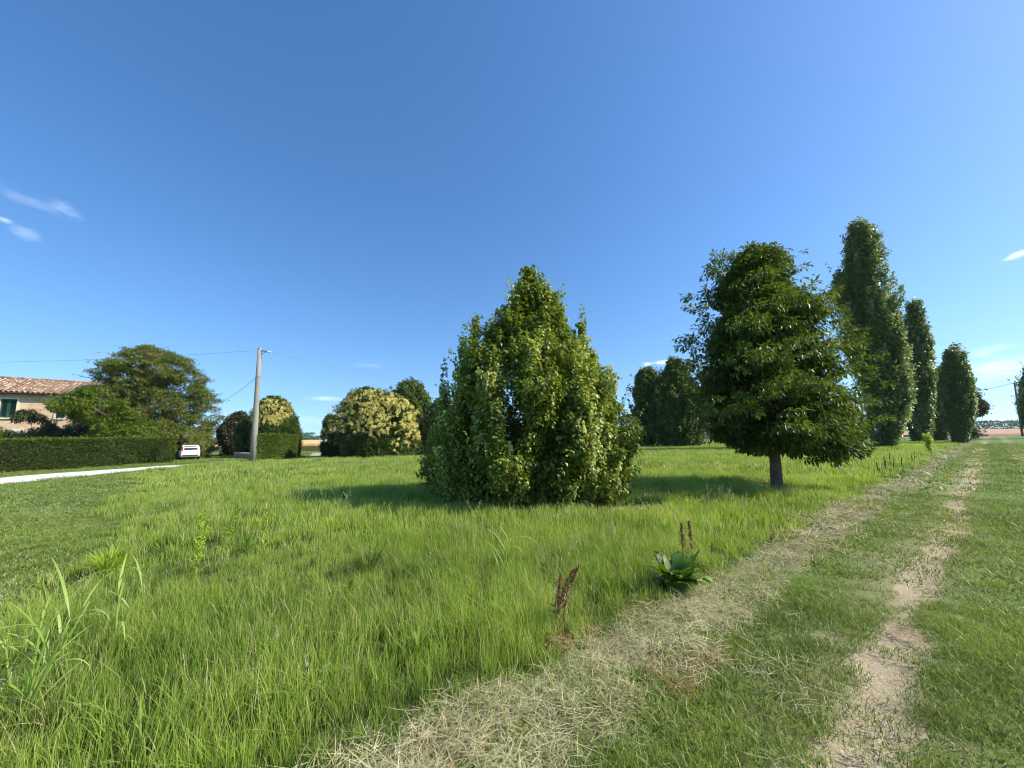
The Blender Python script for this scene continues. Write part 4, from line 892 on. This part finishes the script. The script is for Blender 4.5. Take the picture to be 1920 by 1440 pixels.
# ------------------------------------------------------------------ house
def house():
    A = at(-330, 835, 28.0); Bx = at(228, 830, 37.2); A = np.array((A[0], A[1])); Bp = np.array((Bx[0], Bx[1]))
    Lh = np.linalg.norm(Bp-A); ang = math.atan2(Bp[1]-A[1], Bp[0]-A[0])
    root = empty('brick_house', (A[0], A[1], 0), ang, label='old two storey brick farmhouse with a weathered clay tile roof, behind the long hedge', cat='house')
    EZ, RZ, Dp = 6.2, 7.65, 8.4
    # local x along the facade, y to the back, window openings cut as real holes
    def wx(px, py=770):       # facade x where a pixel's ray meets the wall plane
        d = ray(px, py); n2 = np.array((-math.sin(ang), math.cos(ang))); t = np.dot(A, n2)/np.dot(d[:2], n2)
        p = d[:2]*t; return float(np.dot(p-A, (math.cos(ang), math.sin(ang)))), CAMH+d[2]*t
    x1a, zt = wx(3, 748); x1b, zb = wx(28, 783); x2a, _ = wx(107, 762); x2b, _ = wx(124, 762)
    wins = [(x1a, x1b, zb, zt), (x2a, x2b, zb, zt)]; step = x2a-x1a
    wins.insert(0, (x1a-step, x1b-step, zb, zt)); wins.insert(0, (x1a-2*step, x1b-2*step, zb, zt)) if x1a-2*step > 0.6 else None
    wl = MB(); T = 0.35
    xs = sorted({0.0, Lh}.union(*[{a, b} for a, b, _, _ in wins]))
    zs = [0, 1.0, 2.3, zb, zt, EZ]
    for i in range(len(xs)-1):
        for j in range(len(zs)-1):
            xm = (xs[i]+xs[i+1])/2; hole = any(a < xm < b for a, b, _, _ in wins) and j in (3, 1)
            if not hole: wl.add([(xs[i], 0, zs[j]), (xs[i+1], 0, zs[j]), (xs[i+1], 0, zs[j+1]), (xs[i], 0, zs[j+1])], [(0, 1, 2, 3)])
    for a, b, _, _ in wins:
        for z0, z1 in ((zb, zt), (1.0, 2.3)):
            wl.add([(a, 0, z0), (b, 0, z0), (b, 0, z1), (a, 0, z1), (a, T, z0), (b, T, z0), (b, T, z1), (a, T, z1)], [(0, 4, 5, 1), (1, 5, 6, 2), (2, 6, 7, 3), (3, 7, 4, 0)])
    wl.add([(Lh, 0, 0), (Lh, Dp, 0), (Lh, Dp, EZ), (Lh, Dp/2, RZ-0.1), (Lh, 0, EZ)], [(0, 1, 2, 3, 4)])
    wl.add([(0, 0, 0), (0, Dp, 0), (0, Dp, EZ), (0, Dp/2, RZ-0.1), (0, 0, EZ)], [(4, 3, 2, 1, 0)])
    wl.add([(0, Dp, 0), (Lh, Dp, 0), (Lh, Dp, EZ), (0, Dp, EZ)], [(3, 2, 1, 0)])
    wl.build('wall', M['brick'], root)
    for a, b, z0_, z1_ in wins:
        for z0, z1 in ((z0_, z1_), (1.0, 2.3)):
            f = MB(); w_ = 0.13
            f.box(((a-w_/2), -0.02, (z0+z1)/2), (w_, 0.10, z1-z0+2*w_)); f.box(((b+w_/2), -0.02, (z0+z1)/2), (w_, 0.10, z1-z0+2*w_))
            f.box(((a+b)/2, -0.02, z1+w_/2), (b-a-0.004, 0.10, w_)); f.box(((a+b)/2, -0.04, z0-w_/2), (b-a-0.004, 0.16, w_))
            win = f.build('window', M['cream'], root)
            mid = (a+b)/2
            for sgn in (-1, 1):
                s_ = MB(); hw = (b-a)/2-0.02; xc = mid+sgn*(hw/2+0.008)
                s_.box((xc-hw/2+0.04, 0.07, (z0+z1)/2), (0.07, 0.05, z1-z0-0.04)); s_.box((xc+hw/2-0.04, 0.07, (z0+z1)/2), (0.07, 0.05, z1-z0-0.04))
                for zz in (z0+0.06, z1-0.06): s_.box((xc, 0.07, zz), (hw-0.16, 0.046, 0.07))
                nsl = 16
                for q in range(nsl):
                    zq = z0+0.12+(z1-z0-0.24)*(q+0.5)/nsl
                    s_.box((xc, 0.072, zq), (hw-0.16, 0.012, 0.075), Matrix.Rotation(0.7, 3, 'X'))
                s_.build('shutter', M['shutter'], win)
    # tiled roof: barrel rows down both slopes, a ridge row on top
    def slope(side):
        OV = 0.45; n_rows = int((Lh+0.8)/0.30); sl = math.hypot(Dp/2+OV, (RZ-EZ)*(Dp/2+OV)/(Dp/2)); nc = int(sl/0.38)
        V, F, a = [], [], []; r = np.random.default_rng(4+side)
        dn = np.array((0, -(Dp/2+OV), -(RZ-EZ)*(Dp/2+OV)/(Dp/2)))/sl; dn = dn*np.array((1, 1 if side == 0 else -1, 1))
        nr = np.array((0, -dn[2]*(1 if side == 0 else -1)*-1, abs(dn[1]))); nr = np.array((0, (dn[2] if dn[1] > 0 else dn[2])*0, 1.0)); 
        up_ = np.cross((1, 0, 0), dn); up_ = up_ if up_[2] > 0 else -up_
        for i in range(n_rows):
            x0 = -0.4+i*0.30; sag = 0
            for j in range(nc):
                s0 = sl*j/nc; s1 = sl*(j+1)/nc+0.05; jx = r.normal(0, 0.012); val = r.uniform(0, 1); lift = 0.02*(j % 2)
                if r.uniform() < 0.1: val = 1.0
                b = len(V)
                for s_, rr, li in ((s0, 0.085, 0.0), (s1, 0.10, 0.03)):
                    for k in range(6):
                        an = PI*k/5
                        p = np.array((x0+jx-math.cos(an)*rr, Dp/2, RZ))+dn*s_+up_*(math.sin(an)*rr*0.9+li+0.02*math.sin(x0*0.9)+0.0)
                        p[2] += 0.05*math.sin(x0*0.35); V.append(p); a.append(val)
                for k in range(5): F.append((b+k, b+6+k, b+7+k, b+k+1))
                # channel tile between the rows
                b = len(V); v2 = r.uniform(0, 0.5)
                for s_ in (s0, s1):
                    for xx, uz in ((x0+0.08, 0.02), (x0+0.15, -0.03), (x0+0.22, 0.02)):
                        p = np.array((xx, Dp/2, RZ))+dn*s_+up_*uz; p[2] += 0.05*math.sin(x0*0.35); V.append(p); a.append(v2)
                for k in range(2): F.append((b+k, b+3+k, b+4+k, b+k+1))
        return V, F, a
    rf = MB()
    for sd_ in (0, 1): V, F, a = slope(sd_); rf.add(V, F, a)
    V = []
    for i in range(int(Lh/0.4)+2): rf.tube([(-0.4+i*0.4, Dp/2, RZ+0.07+0.05*math.sin((-0.4+i*0.4)*0.35)), (0.03+i*0.4, Dp/2, RZ+0.09+0.05*math.sin((-0.4+i*0.4)*0.35))], [0.11, 0.125], 8, True, a=float(rng.uniform(0, 0.6)))
    roof = rf.build('roof', M['tiles'], root)
    ed = MB(); ov = 0.45; dz = (RZ-EZ)/(Dp/2)*ov
    ed.add([(-0.4, -ov, EZ-dz-0.02), (Lh+0.4, -ov, EZ-dz-0.02), (Lh+0.4, Dp/2, RZ-0.1), (-0.4, Dp/2, RZ-0.1), (Lh+0.4, Dp+ov, EZ-dz-0.02), (-0.4, Dp+ov, EZ-dz-0.02),
            (-0.4, -ov, EZ-dz-0.12), (Lh+0.4, -ov, EZ-dz-0.12), (Lh+0.4, Dp/2, RZ-0.2), (-0.4, Dp/2, RZ-0.2), (Lh+0.4, Dp+ov, EZ-dz-0.12), (-0.4, Dp+ov, EZ-dz-0.12)],
           [(0, 1, 2, 3), (3, 2, 4, 5), (9, 8, 7, 6), (11, 10, 8, 9), (0, 6, 7, 1), (5, 4, 10, 11), (1, 7, 8, 2), (2, 8, 10, 4), (0, 3, 9, 6), (3, 5, 11, 9)])
    ed.build('eaves_board', M['wood'], root)
    gt = MB(); zg = EZ-dz-0.06
    n = 8; pr = [(-ov-0.07+math.cos(PI+PI*k/n)*0.08, zg+math.sin(PI+PI*k/n)*0.09) for k in range(n+1)]
    pr2 = [(-ov-0.07+math.cos(PI+PI*k/n)*0.065, zg+math.sin(PI+PI*k/n)*0.075) for k in range(n+1)][::-1]
    loop = pr+pr2; m_ = len(loop)
    gt.add([(-0.4, y_, z_) for y_, z_ in loop]+[(Lh+0.4, y_, z_) for y_, z_ in loop], [(i, (i+1) % m_, m_+(i+1) % m_, m_+i) for i in range(m_)])
    gt.build('gutter', M['gutter'], root)
    xw = wins[-1][1]+3.0; dp = MB(); dp.tube([(xw, -ov-0.07, zg-0.07), (xw, -0.09, zg-0.45), (xw, -0.09, 0.1)], 0.045, 8); dp.build('downpipe', M['gutter'], root)
    ch = MB(); ch.box((2.2, Dp/2+0.9, RZ+0.3), (0.7, 0.7, 1.6)); ch.box((2.2, Dp/2+0.9, RZ+1.15), (0.86, 0.86, 0.12)); ch.build('chimney', M['brick'], roof)
house()

# ------------------------------------------------------------------ poles and cables
def poles():
    x, y = gpt(474, 868); top = at(487, 655, y); H = top[2]
    r1 = empty('utility_pole', (x, y, 0), label='thick tapered concrete pole in front of the corner hedge', cat='pole')
    m = MB(); lx = (top[0]-x); m.tube([(0, 0, -0.3), (lx*0.3, 0, H*0.3), (lx*0.7, 0, H*0.7), (lx, 0, H)], [0.215, 0.19, 0.16, 0.135], 20); m.build('shaft', M['concrete'], r1, True)
    m = MB(); m.tube([(lx, 0, H-0.005), (lx, 0, H+0.09)], [0.14, 0.12], 16); m.build('cap', M['metal'], r1, True)
    for z in (H*0.735, H*0.755): b = MB(); b.tube([(lx*0.74, 0, z-0.02), (lx*0.74, 0, z+0.02)], 0.168, 20); b.build('strap', M['metal'], r1, True)
    m = MB(); m.box((lx+0.30, -0.03, H-0.14), (0.6, 0.07, 0.09), Matrix.Rotation(0.12, 3, 'Y')); m.tube([(lx+0.1, -0.03, H-0.4), (lx+0.52, -0.03, H-0.2)], 0.02, 6); m.build('bracket', M['metal'], r1)
    m = MB(); m.tube([(lx+0.55, -0.03, H-0.19), (lx+0.60, -0.03, H-0.20), (lx+0.66, -0.03, H-0.21), (lx+0.9, -0.01, H-0.25)], [0.03, 0.07, 0.06, 0.035], 10); m.build('insulator', M['ceramic'], r1, True)
    P0 = np.array((x+lx+0.9, y-0.01, H-0.25)); PC = np.array((x+lx*0.74-0.15, y, H*0.745)); PT = np.array((x+lx, y-0.15, H-0.1))
    x2, y2 = gpt(1917, 816); k = 0.88; x2 *= k; y2 *= k; t2 = at(1902, 717, y2)
    r2 = empty('utility_pole', (x2, y2, 0), label='thin weathered wooden pole near the right edge, at the end of the grass track', cat='pole')
    m = MB(); lx2 = t2[0]-x2; m.tube([(0, 0, -0.3), (lx2, 0, t2[2])], [0.16, 0.11], 14); m.build('shaft', M['wood'], r2, True)
    for z in (t2[2]-0.25,):
        b = MB(); b.box((lx2*0.97, 0, z), (0.5, 0.09, 0.09)); b.build('crossarm', M['wood'], r2)
        for sx in (-0.2, 0.2): b = MB(); b.tube([(lx2*0.97+sx, 0, z+0.04), (lx2*0.97+sx, 0, z+0.1), (lx2*0.97+sx, 0, z+0.17)], [0.02, 0.05, 0.03], 8); b.build('insulator', M['ceramic'], r2, True)
    Q = np.array((x2+lx2-0.2, y2, t2[2]-0.1))
    def cable(a, b, sag, rad, label, n=26):
        pts = [a+(b-a)*t-np.array((0, 0, sag*4*t*(1-t))) for t in np.linspace(0, 1, n)]
        m = MB(); m.tube(pts, rad, 6); tag(m.build('overhead_cable', M['cable'], None, True), label, 'cable', 'overhead cables')
    cable(P0, at(905, 733, 62), 0.5, 0.014, 'sagging twisted cable running right from the top of the concrete pole')
    cable(PC, at(405, 757, 39), 0.25, 0.014, 'short cable dropping left from the middle of the concrete pole to the feathery tree')
    cable(PT, at(-260, 679, 29.5), 0.35, 0.009, 'faint cable running left from the concrete pole top above the house')
    cable(Q, at(1770, 732, 120), 0.9, 0.035, 'cable running left from the thin wooden pole behind the spreading tree')
poles()

# ------------------------------------------------------------------ low wall
def low_wall():
    a = np.array(gpt(440, 858)); b = np.array(gpt(470, 860.5)); e = unit(b-a); ang = math.atan2(e[1], e[0]); Lw = np.linalg.norm(b-a)
    r = empty('low_wall', (*a, 0), ang, label='short low grey garden wall with a flat coping, left of the concrete pole', cat='wall')
    m = MB(); m.box((Lw/2+0.4, 0, 0.21), (Lw+0.8, 0.2, 0.42)); m.build('wall_body', M['concrete'], r, bevel=0.01)
    m = MB(); m.box((Lw/2+0.4, 0, 0.46), (Lw+0.9, 0.28, 0.08)); m.build('coping', M['cream'], r, bevel=0.01)
low_wall()

# ------------------------------------------------------------------ car
def car():
    cx, cy = gpt(357.5, 862.6); head = math.atan2(cy, cx)+math.radians(8)      # driving away from the viewer
    R = empty('parked_car', (cx+math.cos(head)*1.8, cy+math.sin(head)*1.8, 0), head, label='small white hatchback seen from behind, parked past the end of the long hedge', cat='car')
    R.scale = (0.84, 0.84, 0.84)
    # x forward, y left; cross sections
    Wd = 0.80
    secs = [(-1.80, 0.66, 0.86, 0.42, 0.74), (-1.76, 0.76, 0.92, 0.34, 0.75), (-1.62, 0.80, 1.0, 0.28, 0.80), (-1.2, 0.82, 1.0, 0.26, 0.82), (-0.3, 0.82, 0.98, 0.24, 0.82), (0.6, 0.82, 0.96, 0.24, 0.82),
            (1.1, 0.80, 0.92, 0.26, 0.8), (1.5, 0.76, 0.80, 0.30, 0.74), (1.74, 0.66, 0.66, 0.36, 0.6)]
    V, F = [], []; K = 10
    for x, w0, top, bot, w1 in secs:
        pts = [(w0*0.82, bot), (w0, bot+0.10), (w0*1.0, (bot+top)/2), (w1*0.985, top-0.06), (w1*0.92, top)]
        V += [(x, y_, z_) for y_, z_ in pts]+[(x, -y_, z_) for y_, z_ in pts[::-1]]
    for i in range(len(secs)-1):
        for k in range(K): F.append((i*K+k, (i+1)*K+k, (i+1)*K+(k+1) % K, i*K+(k+1) % K))
    F.append(tuple(range(K))); F.append(tuple(range((len(secs)-1)*K, len(secs)*K))[::-1])
    b = MB(); b.add(V, F)
    # cabin: rounded loft from beltline to roof
    rings = [(-1.74, 1.02, 0.93, 0.755), (-1.70, 0.92, 1.10, 0.745), (-1.60, 0.80, 1.32, 0.70), (-1.50, 0.62, 1.46, 0.64), (-1.34, 0.40, 1.52, 0.58)]
    V, F = [], []
    for xb, xf, z, w_ in rings:
        V += [(xb, w_*0.93, z), (xb+0.06, w_, z), (xf-0.1, w_*0.97, z), (xf, w_*0.85, z), (xf, -w_*0.85, z), (xf-0.1, -w_*0.97, z), (xb+0.06, -w_, z), (xb, -w_*0.93, z)]
    for i in range(len(rings)-1):
        for k in range(8): F.append((i*8+k, (i+1)*8+k, (i+1)*8+(k+1) % 8, i*8+(k+1) % 8)[::-1])
    F.append(tuple(range(32, 40))); b.add(V, F)
    body = b.build('body', M['carpaint'], R, False, bevel=0.025)
    def quad(name, pts, mat, par=R, th=0.012):
        p = [Vector(q) for q in pts]; n = (p[1]-p[0]).cross(p[2]-p[0]).normalized(); m = MB()
        m.add([q+n*th for q in p]+[q-n*th for q in p], [(0, 1, 2, 3), (7, 6, 5, 4), (0, 4, 5, 1), (1, 5, 6, 2), (2, 6, 7, 3), (3, 7, 4, 0)]); return m.build(name, mat, par)
    rg = quad('rear_window', [(-1.725, -0.56, 1.03), (-1.725, 0.56, 1.03), (-1.53, 0.50, 1.40), (-1.53, -0.50, 1.40)], M['glass'], th=0.02)
    m = MB(); m.tube([(-1.76, 0, 1.06), (-1.73, 0.30, 1.10)], 0.012, 6); m.build('wiper', M['blackplastic'], rg)
    for s_ in (1, -1):
        quad('tail_light', [(-1.755, s_*0.60, 0.96), (-1.74, s_*0.755, 0.96), (-1.60, s_*0.715, 1.33), (-1.62, s_*0.60, 1.33)], M['redlens'], th=0.03)
        quad('side_window', [(-1.45, s_*0.752, 1.05), (0.62, s_*0.742, 1.05), (0.35, s_*0.655, 1.42), (-1.3, s_*0.665, 1.42)], M['glass'], th=0.012)
        quad('reflector', [(-1.815, s_*0.55, 0.50), (-1.80, s_*0.66, 0.50), (-1.80, s_*0.66, 0.54), (-1.815, s_*0.55, 0.54)], M['redlens'])
    quad('windscreen', [(0.93, -0.62, 1.04), (0.93, 0.62, 1.04), (0.62, 0.55, 1.43), (0.62, -0.55, 1.43)], M['glass'], th=0.015)
    m = MB(); m.box((-1.815, 0, 0.47), (0.05, 1.25, 0.10)); m.build('bumper_strip', M['blackplastic'], R, bevel=0.01)
    m = MB(); m.box((-1.79, 0, 0.78), (0.03, 0.46, 0.11)); m.build('number_plate', M['plate'], R)
    m = MB(); m.box((-1.56, 0, 1.475), (0.22, 1.0, 0.035)); m.build('roof_spoiler', M['carpaint'], R, bevel=0.01)
    m = MB(); m.tube([(-1.84, -0.42, 0.27), (-1.6, -0.42, 0.27)], 0.03, 8); m.build('exhaust', M['metal'], R)
    for xw in (-1.17, 1.13):
        for s_ in (1, -1):
            t = MB(); t.tube([(xw, s_*0.62, 0.29), (xw, s_*0.64, 0.29), (xw, s_*0.80, 0.29), (xw, s_*0.82, 0.29)], [0.26, 0.29, 0.29, 0.26], 24); wh = t.build('wheel', M['rubber'], R, False)
            t = MB(); t.tube([(xw, s_*0.815, 0.29), (xw, s_*0.83, 0.29)], [0.18, 0.16], 16); t.build('rim', M['metal'], wh)
    for s_ in (1, -1): m = MB(); m.box((0.45, s_*0.9, 1.02), (0.12, 0.18, 0.13)); m.build('wing_mirror', M['carpaint'], R, bevel=0.02)
car()

# ------------------------------------------------------------------ single plants
def ribbon(base, az, L, W, lift, droop, n=9, fold=0.15, wave=0.0, shape=0.5, r=None, seed=0):
    """one long leaf: arching strip of two halves, widest at 'shape' of its length"""
    V = []; F = []; p = np.array(base, float); el_ = lift
    dh = np.array((math.cos(az), math.sin(az), 0)); sd_ = np.array((-math.sin(az), math.cos(az), 0))
    for i in range(n+1):
        t = i/n; w_ = W*0.5*(math.sin(PI*min(1, (t/shape if t < shape else 1)*0.5)) if t < shape else math.cos(PI*0.5*((t-shape)/(1-shape)))**0.8 if t < 1 else 0)
        w_ = max(w_, W*0.06*(1-t))
        d = dh*math.cos(el_)+np.array((0, 0, 1))*math.sin(el_); up_ = np.cross(sd_, d)*-1
        wv = wave*math.sin(i*2.1+seed)*W; wv2 = wave*math.sin(i*2.7+seed*2)*W
        V += [p+sd_*w_+up_*(abs(w_)*fold+wv), p, p-sd_*w_+up_*(abs(w_)*fold+wv2)]
        p = p+d*(L/n); el_ -= droop/n*(0.4+1.2*t)
    for i in range(n):
        a = 3*i; F += [(a, a+1, a+4, a+3), (a+1, a+2, a+5, a+4)]
    return V, F
def strip_obj(name, items, mat, parent):
    m = MB(); cl = []
    for it, val in items:
        m.add(it[0], it[1], val); cl += [val]*len(it[0])
    me = bpy.data.meshes.new(name); me.from_pydata(m.v, [], m.f)
    for k, q in (('rnd', m.a), ('clump', cl)):
        a = me.attributes.new(k, 'FLOAT', 'POINT'); a.data.foreach_set('value', np.array(q, np.float32))
    me.polygons.foreach_set('use_smooth', np.ones(len(me.polygons), bool)); me.update()
    return link(name, me, mat, parent)

meadow_extras()
def dock():
    r = np.random.default_rng(2); x, y = gpt(1268, 1112)
    R = empty('dock_plant', (x, y, 0), label='broad leaved dock plant with big glossy leaves at the meadow edge by the straw', cat='plant')
    it = []
    for i in range(60):
        az_ = r.uniform(0, 2*PI); lf = r.uniform(1.0, 1.55); L_ = r.uniform(0.22, 0.46)
        q = r.uniform(0.02, 0.09); b = (math.cos(az_)*q, math.sin(az_)*q, 0.02)
        it.append((ribbon(b, az_+r.normal(0, 0.2), L_, r.uniform(0.07, 0.12), lf, r.uniform(0.5, 2.3), 11, 0.18, 0.10, 0.5, seed=i), float(r.uniform(0, 1))))
    strip_obj('leaf_rosette', it, M['dock'], R)
    # a dry seed stalk behind
    m = MB(); m.tube([(0.16, 0.18, 0), (0.18, 0.2, 0.3), (0.19, 0.2, 0.62)], [0.006, 0.005, 0.003], 6); m.build('stalk', M['rust'], R)
    P = []; 
    for i in range(240): t = r.uniform(); P.append((0.185+r.normal(0, 0.012*(1.2-t)), 0.2+r.normal(0, 0.012*(1.2-t)), 0.38+0.25*t))
    P = np.array(P); leafobj('seed_head', [leaves(P, r.normal(0, 1, P.shape), r.normal(0, 1, P.shape), 0.016, 0.013)], M['rust'], R)
dock()
def spike(name, label, px, py, h, mat, seed, lean=(0.0, 0.0), stems=2, dens=150, wid=0.02, s0=0.35, Lf=0.02, group=None, loc=None):
    r = np.random.default_rng(seed); x, y = loc if loc else gpt(px, py, 0.0)
    R = empty(name, (x, y, 0), label=label, cat='plant', group=group); P = []
    for s_ in range(stems):
        dens = max(dens, 260)
        dx, dy = lean[0]+r.normal(0, 0.03), lean[1]+r.normal(0, 0.03); hh = h*(1 if s_ == 0 else r.uniform(0.6, 0.9)); bx, by = r.normal(0, 0.04*(s_ > 0), 2)
        pts = [(bx+dx*t*t, by+dy*t*t, hh*t) for t in np.linspace(0, 1, 6)]
        m = MB(); m.tube(pts, [0.005, 0.005, 0.004, 0.004, 0.003, 0.002], 5); m.build('stalk', M[mat], R)
        P = []
        for i in range(dens):
            t = s0+(1-s0)*r.uniform(); w_ = wid*(1.15-t)
            P.append((bx+dx*t*t+r.normal(0, w_), by+dy*t*t+r.normal(0, w_), hh*t))
        P = np.array(P); leafobj('seed_head', [leaves(P, r.normal(0, 0.7, P.shape)+np.array((0, 0, 0.5)), r.normal(0, 1, P.shape), Lf, Lf*0.6)], M[mat], R)
    it = []
    for i in range(6):
        a_ = r.uniform(0, 2*PI); it.append((ribbon((0, 0, h*r.uniform(0.05, 0.3)), a_, 0.16, 0.025, 0.8, 1.4, 6, seed=i), float(r.uniform(0, 1))))
    strip_obj('leaf', it, M['weed' if mat == 'weed' else 'dock'], R)
spike('seeding_dock', 'brown dry seed stalk leaning right in the tall grass, left of the broad leaved dock', 1055, 1190, 0.55, 'rust', 3, (0.08, 0.0), 3)
spike('seeding_dock', 'tall reddish seed stalk standing behind the broad leaved dock plant', 1300, 1062, 0.52, 'rust', 4, (0.0, 0.0), 1)
spike('yellow_weed', 'tallest yellow green flowering weed among the tall grass at left', 368, 1085, 0.75, 'weed', 5, (0.05, 0.0), 2, 170, 0.03, 0.3, 0.03)
spike('yellow_weed', 'yellow green weed slanting right, second from the left', 420, 1040, 0.62, 'weed', 6, (0.12, 0.0), 1, 120, 0.022, 0.4, 0.026)
spike('yellow_weed', 'slender yellow green weed in the meadow, rightmost of its kind', 494, 1035, 0.62, 'weed', 7, (0.0, 0.0), 1, 120, 0.022, 0.4, 0.026)
spike('seeding_dock', 'pale grassy seed stalk in front of the foot of the bushy pale tree', 955, 960, 0.85, 'greyleaf', 8, (0.02, 0.0), 1, 110, 0.03, 0.5, 0.05)
for i, (px, py) in enumerate(((1648, 895), (1662, 890), (1672, 889), (1692, 882), (1716, 874))):
    spike('dry_stalk', 'brown dry weed stalk at the meadow edge near the low chestnut bough', px, py, 0.5+0.12*((i*7) % 3), 'rust', 20+i, (0.03, 0), 2, 60, 0.012, 0.45, 0.02, group='dry weed stalks along the straw strip')
def reed(name, label, px, py, h, nst, seed, tilt):
    r = np.random.default_rng(seed); x, y = gpt(px, py); R = empty(name, (x, y, 0), label=label, cat='plant'); it = []
    for s_ in range(nst):
        dx, dy = tilt[0]+r.normal(0, 0.10), tilt[1]+r.normal(0, 0.08); hh = h*r.uniform(0.55, 0.8); bx, by = r.normal(0, 0.04, 2)
        pts = [np.array((bx+dx*t, by+dy*t, hh*t)) for t in np.linspace(0, 1, 6)]
        m = MB(); m.tube(pts, [0.008, 0.008, 0.007, 0.006, 0.005, 0.003], 6); m.build('stalk', M['reed'], R, True)
        a0 = r.uniform(0, 2*PI)
        for k in range(6):
            b = pts[k if k < 5 else 5]; az_ = a0+PI*(k % 2)+r.normal(0, 0.35)
            it.append((ribbon(b, az_, r.uniform(0.3, 0.5), r.uniform(0.010, 0.017), r.uniform(0.7, 1.25), r.uniform(0.6, 2.4), 11, 0.3, 0.0, 0.35, seed=k), float(r.uniform(0, 1))))
    strip_obj('long_leaf', it, M['reed'], R)
reed('tall_grass_clump', 'large light green grass clump with thick stalks and arching leaves at lower left', 45, 1350, 0.80, 7, 1, (0.10, 0.0))
reed('tall_grass_clump', 'smaller clump of long arching grass leaves right of the large light green one', 225, 1205, 0.62, 2, 4, (0.05, 0.0))
reed('tall_grass_clump', 'thin tuft of long grass blades sticking up mid meadow, above the brown seed stalk', 940, 1080, 0.6, 2, 6, (0.02, 0.0))
def tussock(label, px, py, n, L, seed, mat='meadow'):
    r = np.random.default_rng(seed); x, y = gpt(px, py); R = empty('grass_tussock', (x, y, 0), label=label, cat='plant'); it = []
    for i in range(n):
        a_ = r.uniform(0, 2*PI); q = r.uniform(0, 0.08)
        it.append((ribbon((math.cos(a_)*q, math.sin(a_)*q, 0), a_, L*r.uniform(0.6, 1.1), 0.009, r.uniform(0.6, 1.5), r.uniform(0.8, 2.0), 8, 0.2, 0, 0.3), float(r.uniform(0, 1))))
    strip_obj('blades', it, M[mat], R)
tussock('dark spiky grass tussock in the middle of the near meadow', 690, 1078, 170, 0.42, 3, 'hedge')
tussock('yellowish fan of broad grass blades at the meadow corner by the mown lawn', 205, 1075, 240, 0.42, 4, 'weed')
def sapling():
    r = np.random.default_rng(8); x, y = gpt(1748, 857); R = empty('sapling', (x, y, 0), label='small bright yellow green sapling beside the straw strip in front of the poplars', cat='plant')
    m = MB(); m.tube([(0, 0, 0), (-0.05, 0, 0.5), (-0.12, 0, 1.15)], [0.02, 0.015, 0.006], 6); m.build('stem', M['bark'], R)
    C = np.stack([r.normal(-0.08, 0.06, 40), r.normal(0, 0.06, 40), r.uniform(0.35, 1.25, 40)], -1)
    leafobj('crown', [spray(C, np.tile((0, 0, 1.0), (40, 1)), r.uniform(0, 1, 40), 18, 'leafy', 0.09, 0.06, 0.18, 0.07, r)], M['weed'], R)
sapling()

# ------------------------------------------------------------------ the hazy summer air
def haze():
    m = MB(); m.box((0, 0, 17.0), (4200, 4200, 37.0)); hm_, n = mat_new('haze_air')
    v = n.n('ShaderNodeVolumePrincipled'); v.inputs['Density'].default_value = 0.00013; v.inputs['Color'].default_value = (0.80, 0.88, 1.0, 1); v.inputs['Anisotropy'].default_value = 0.2
    n.link(v.outputs[0], n.n('ShaderNodeOutputMaterial').inputs['Volume'])
    tag(m.build('haze', hm_), kind='stuff')
haze()
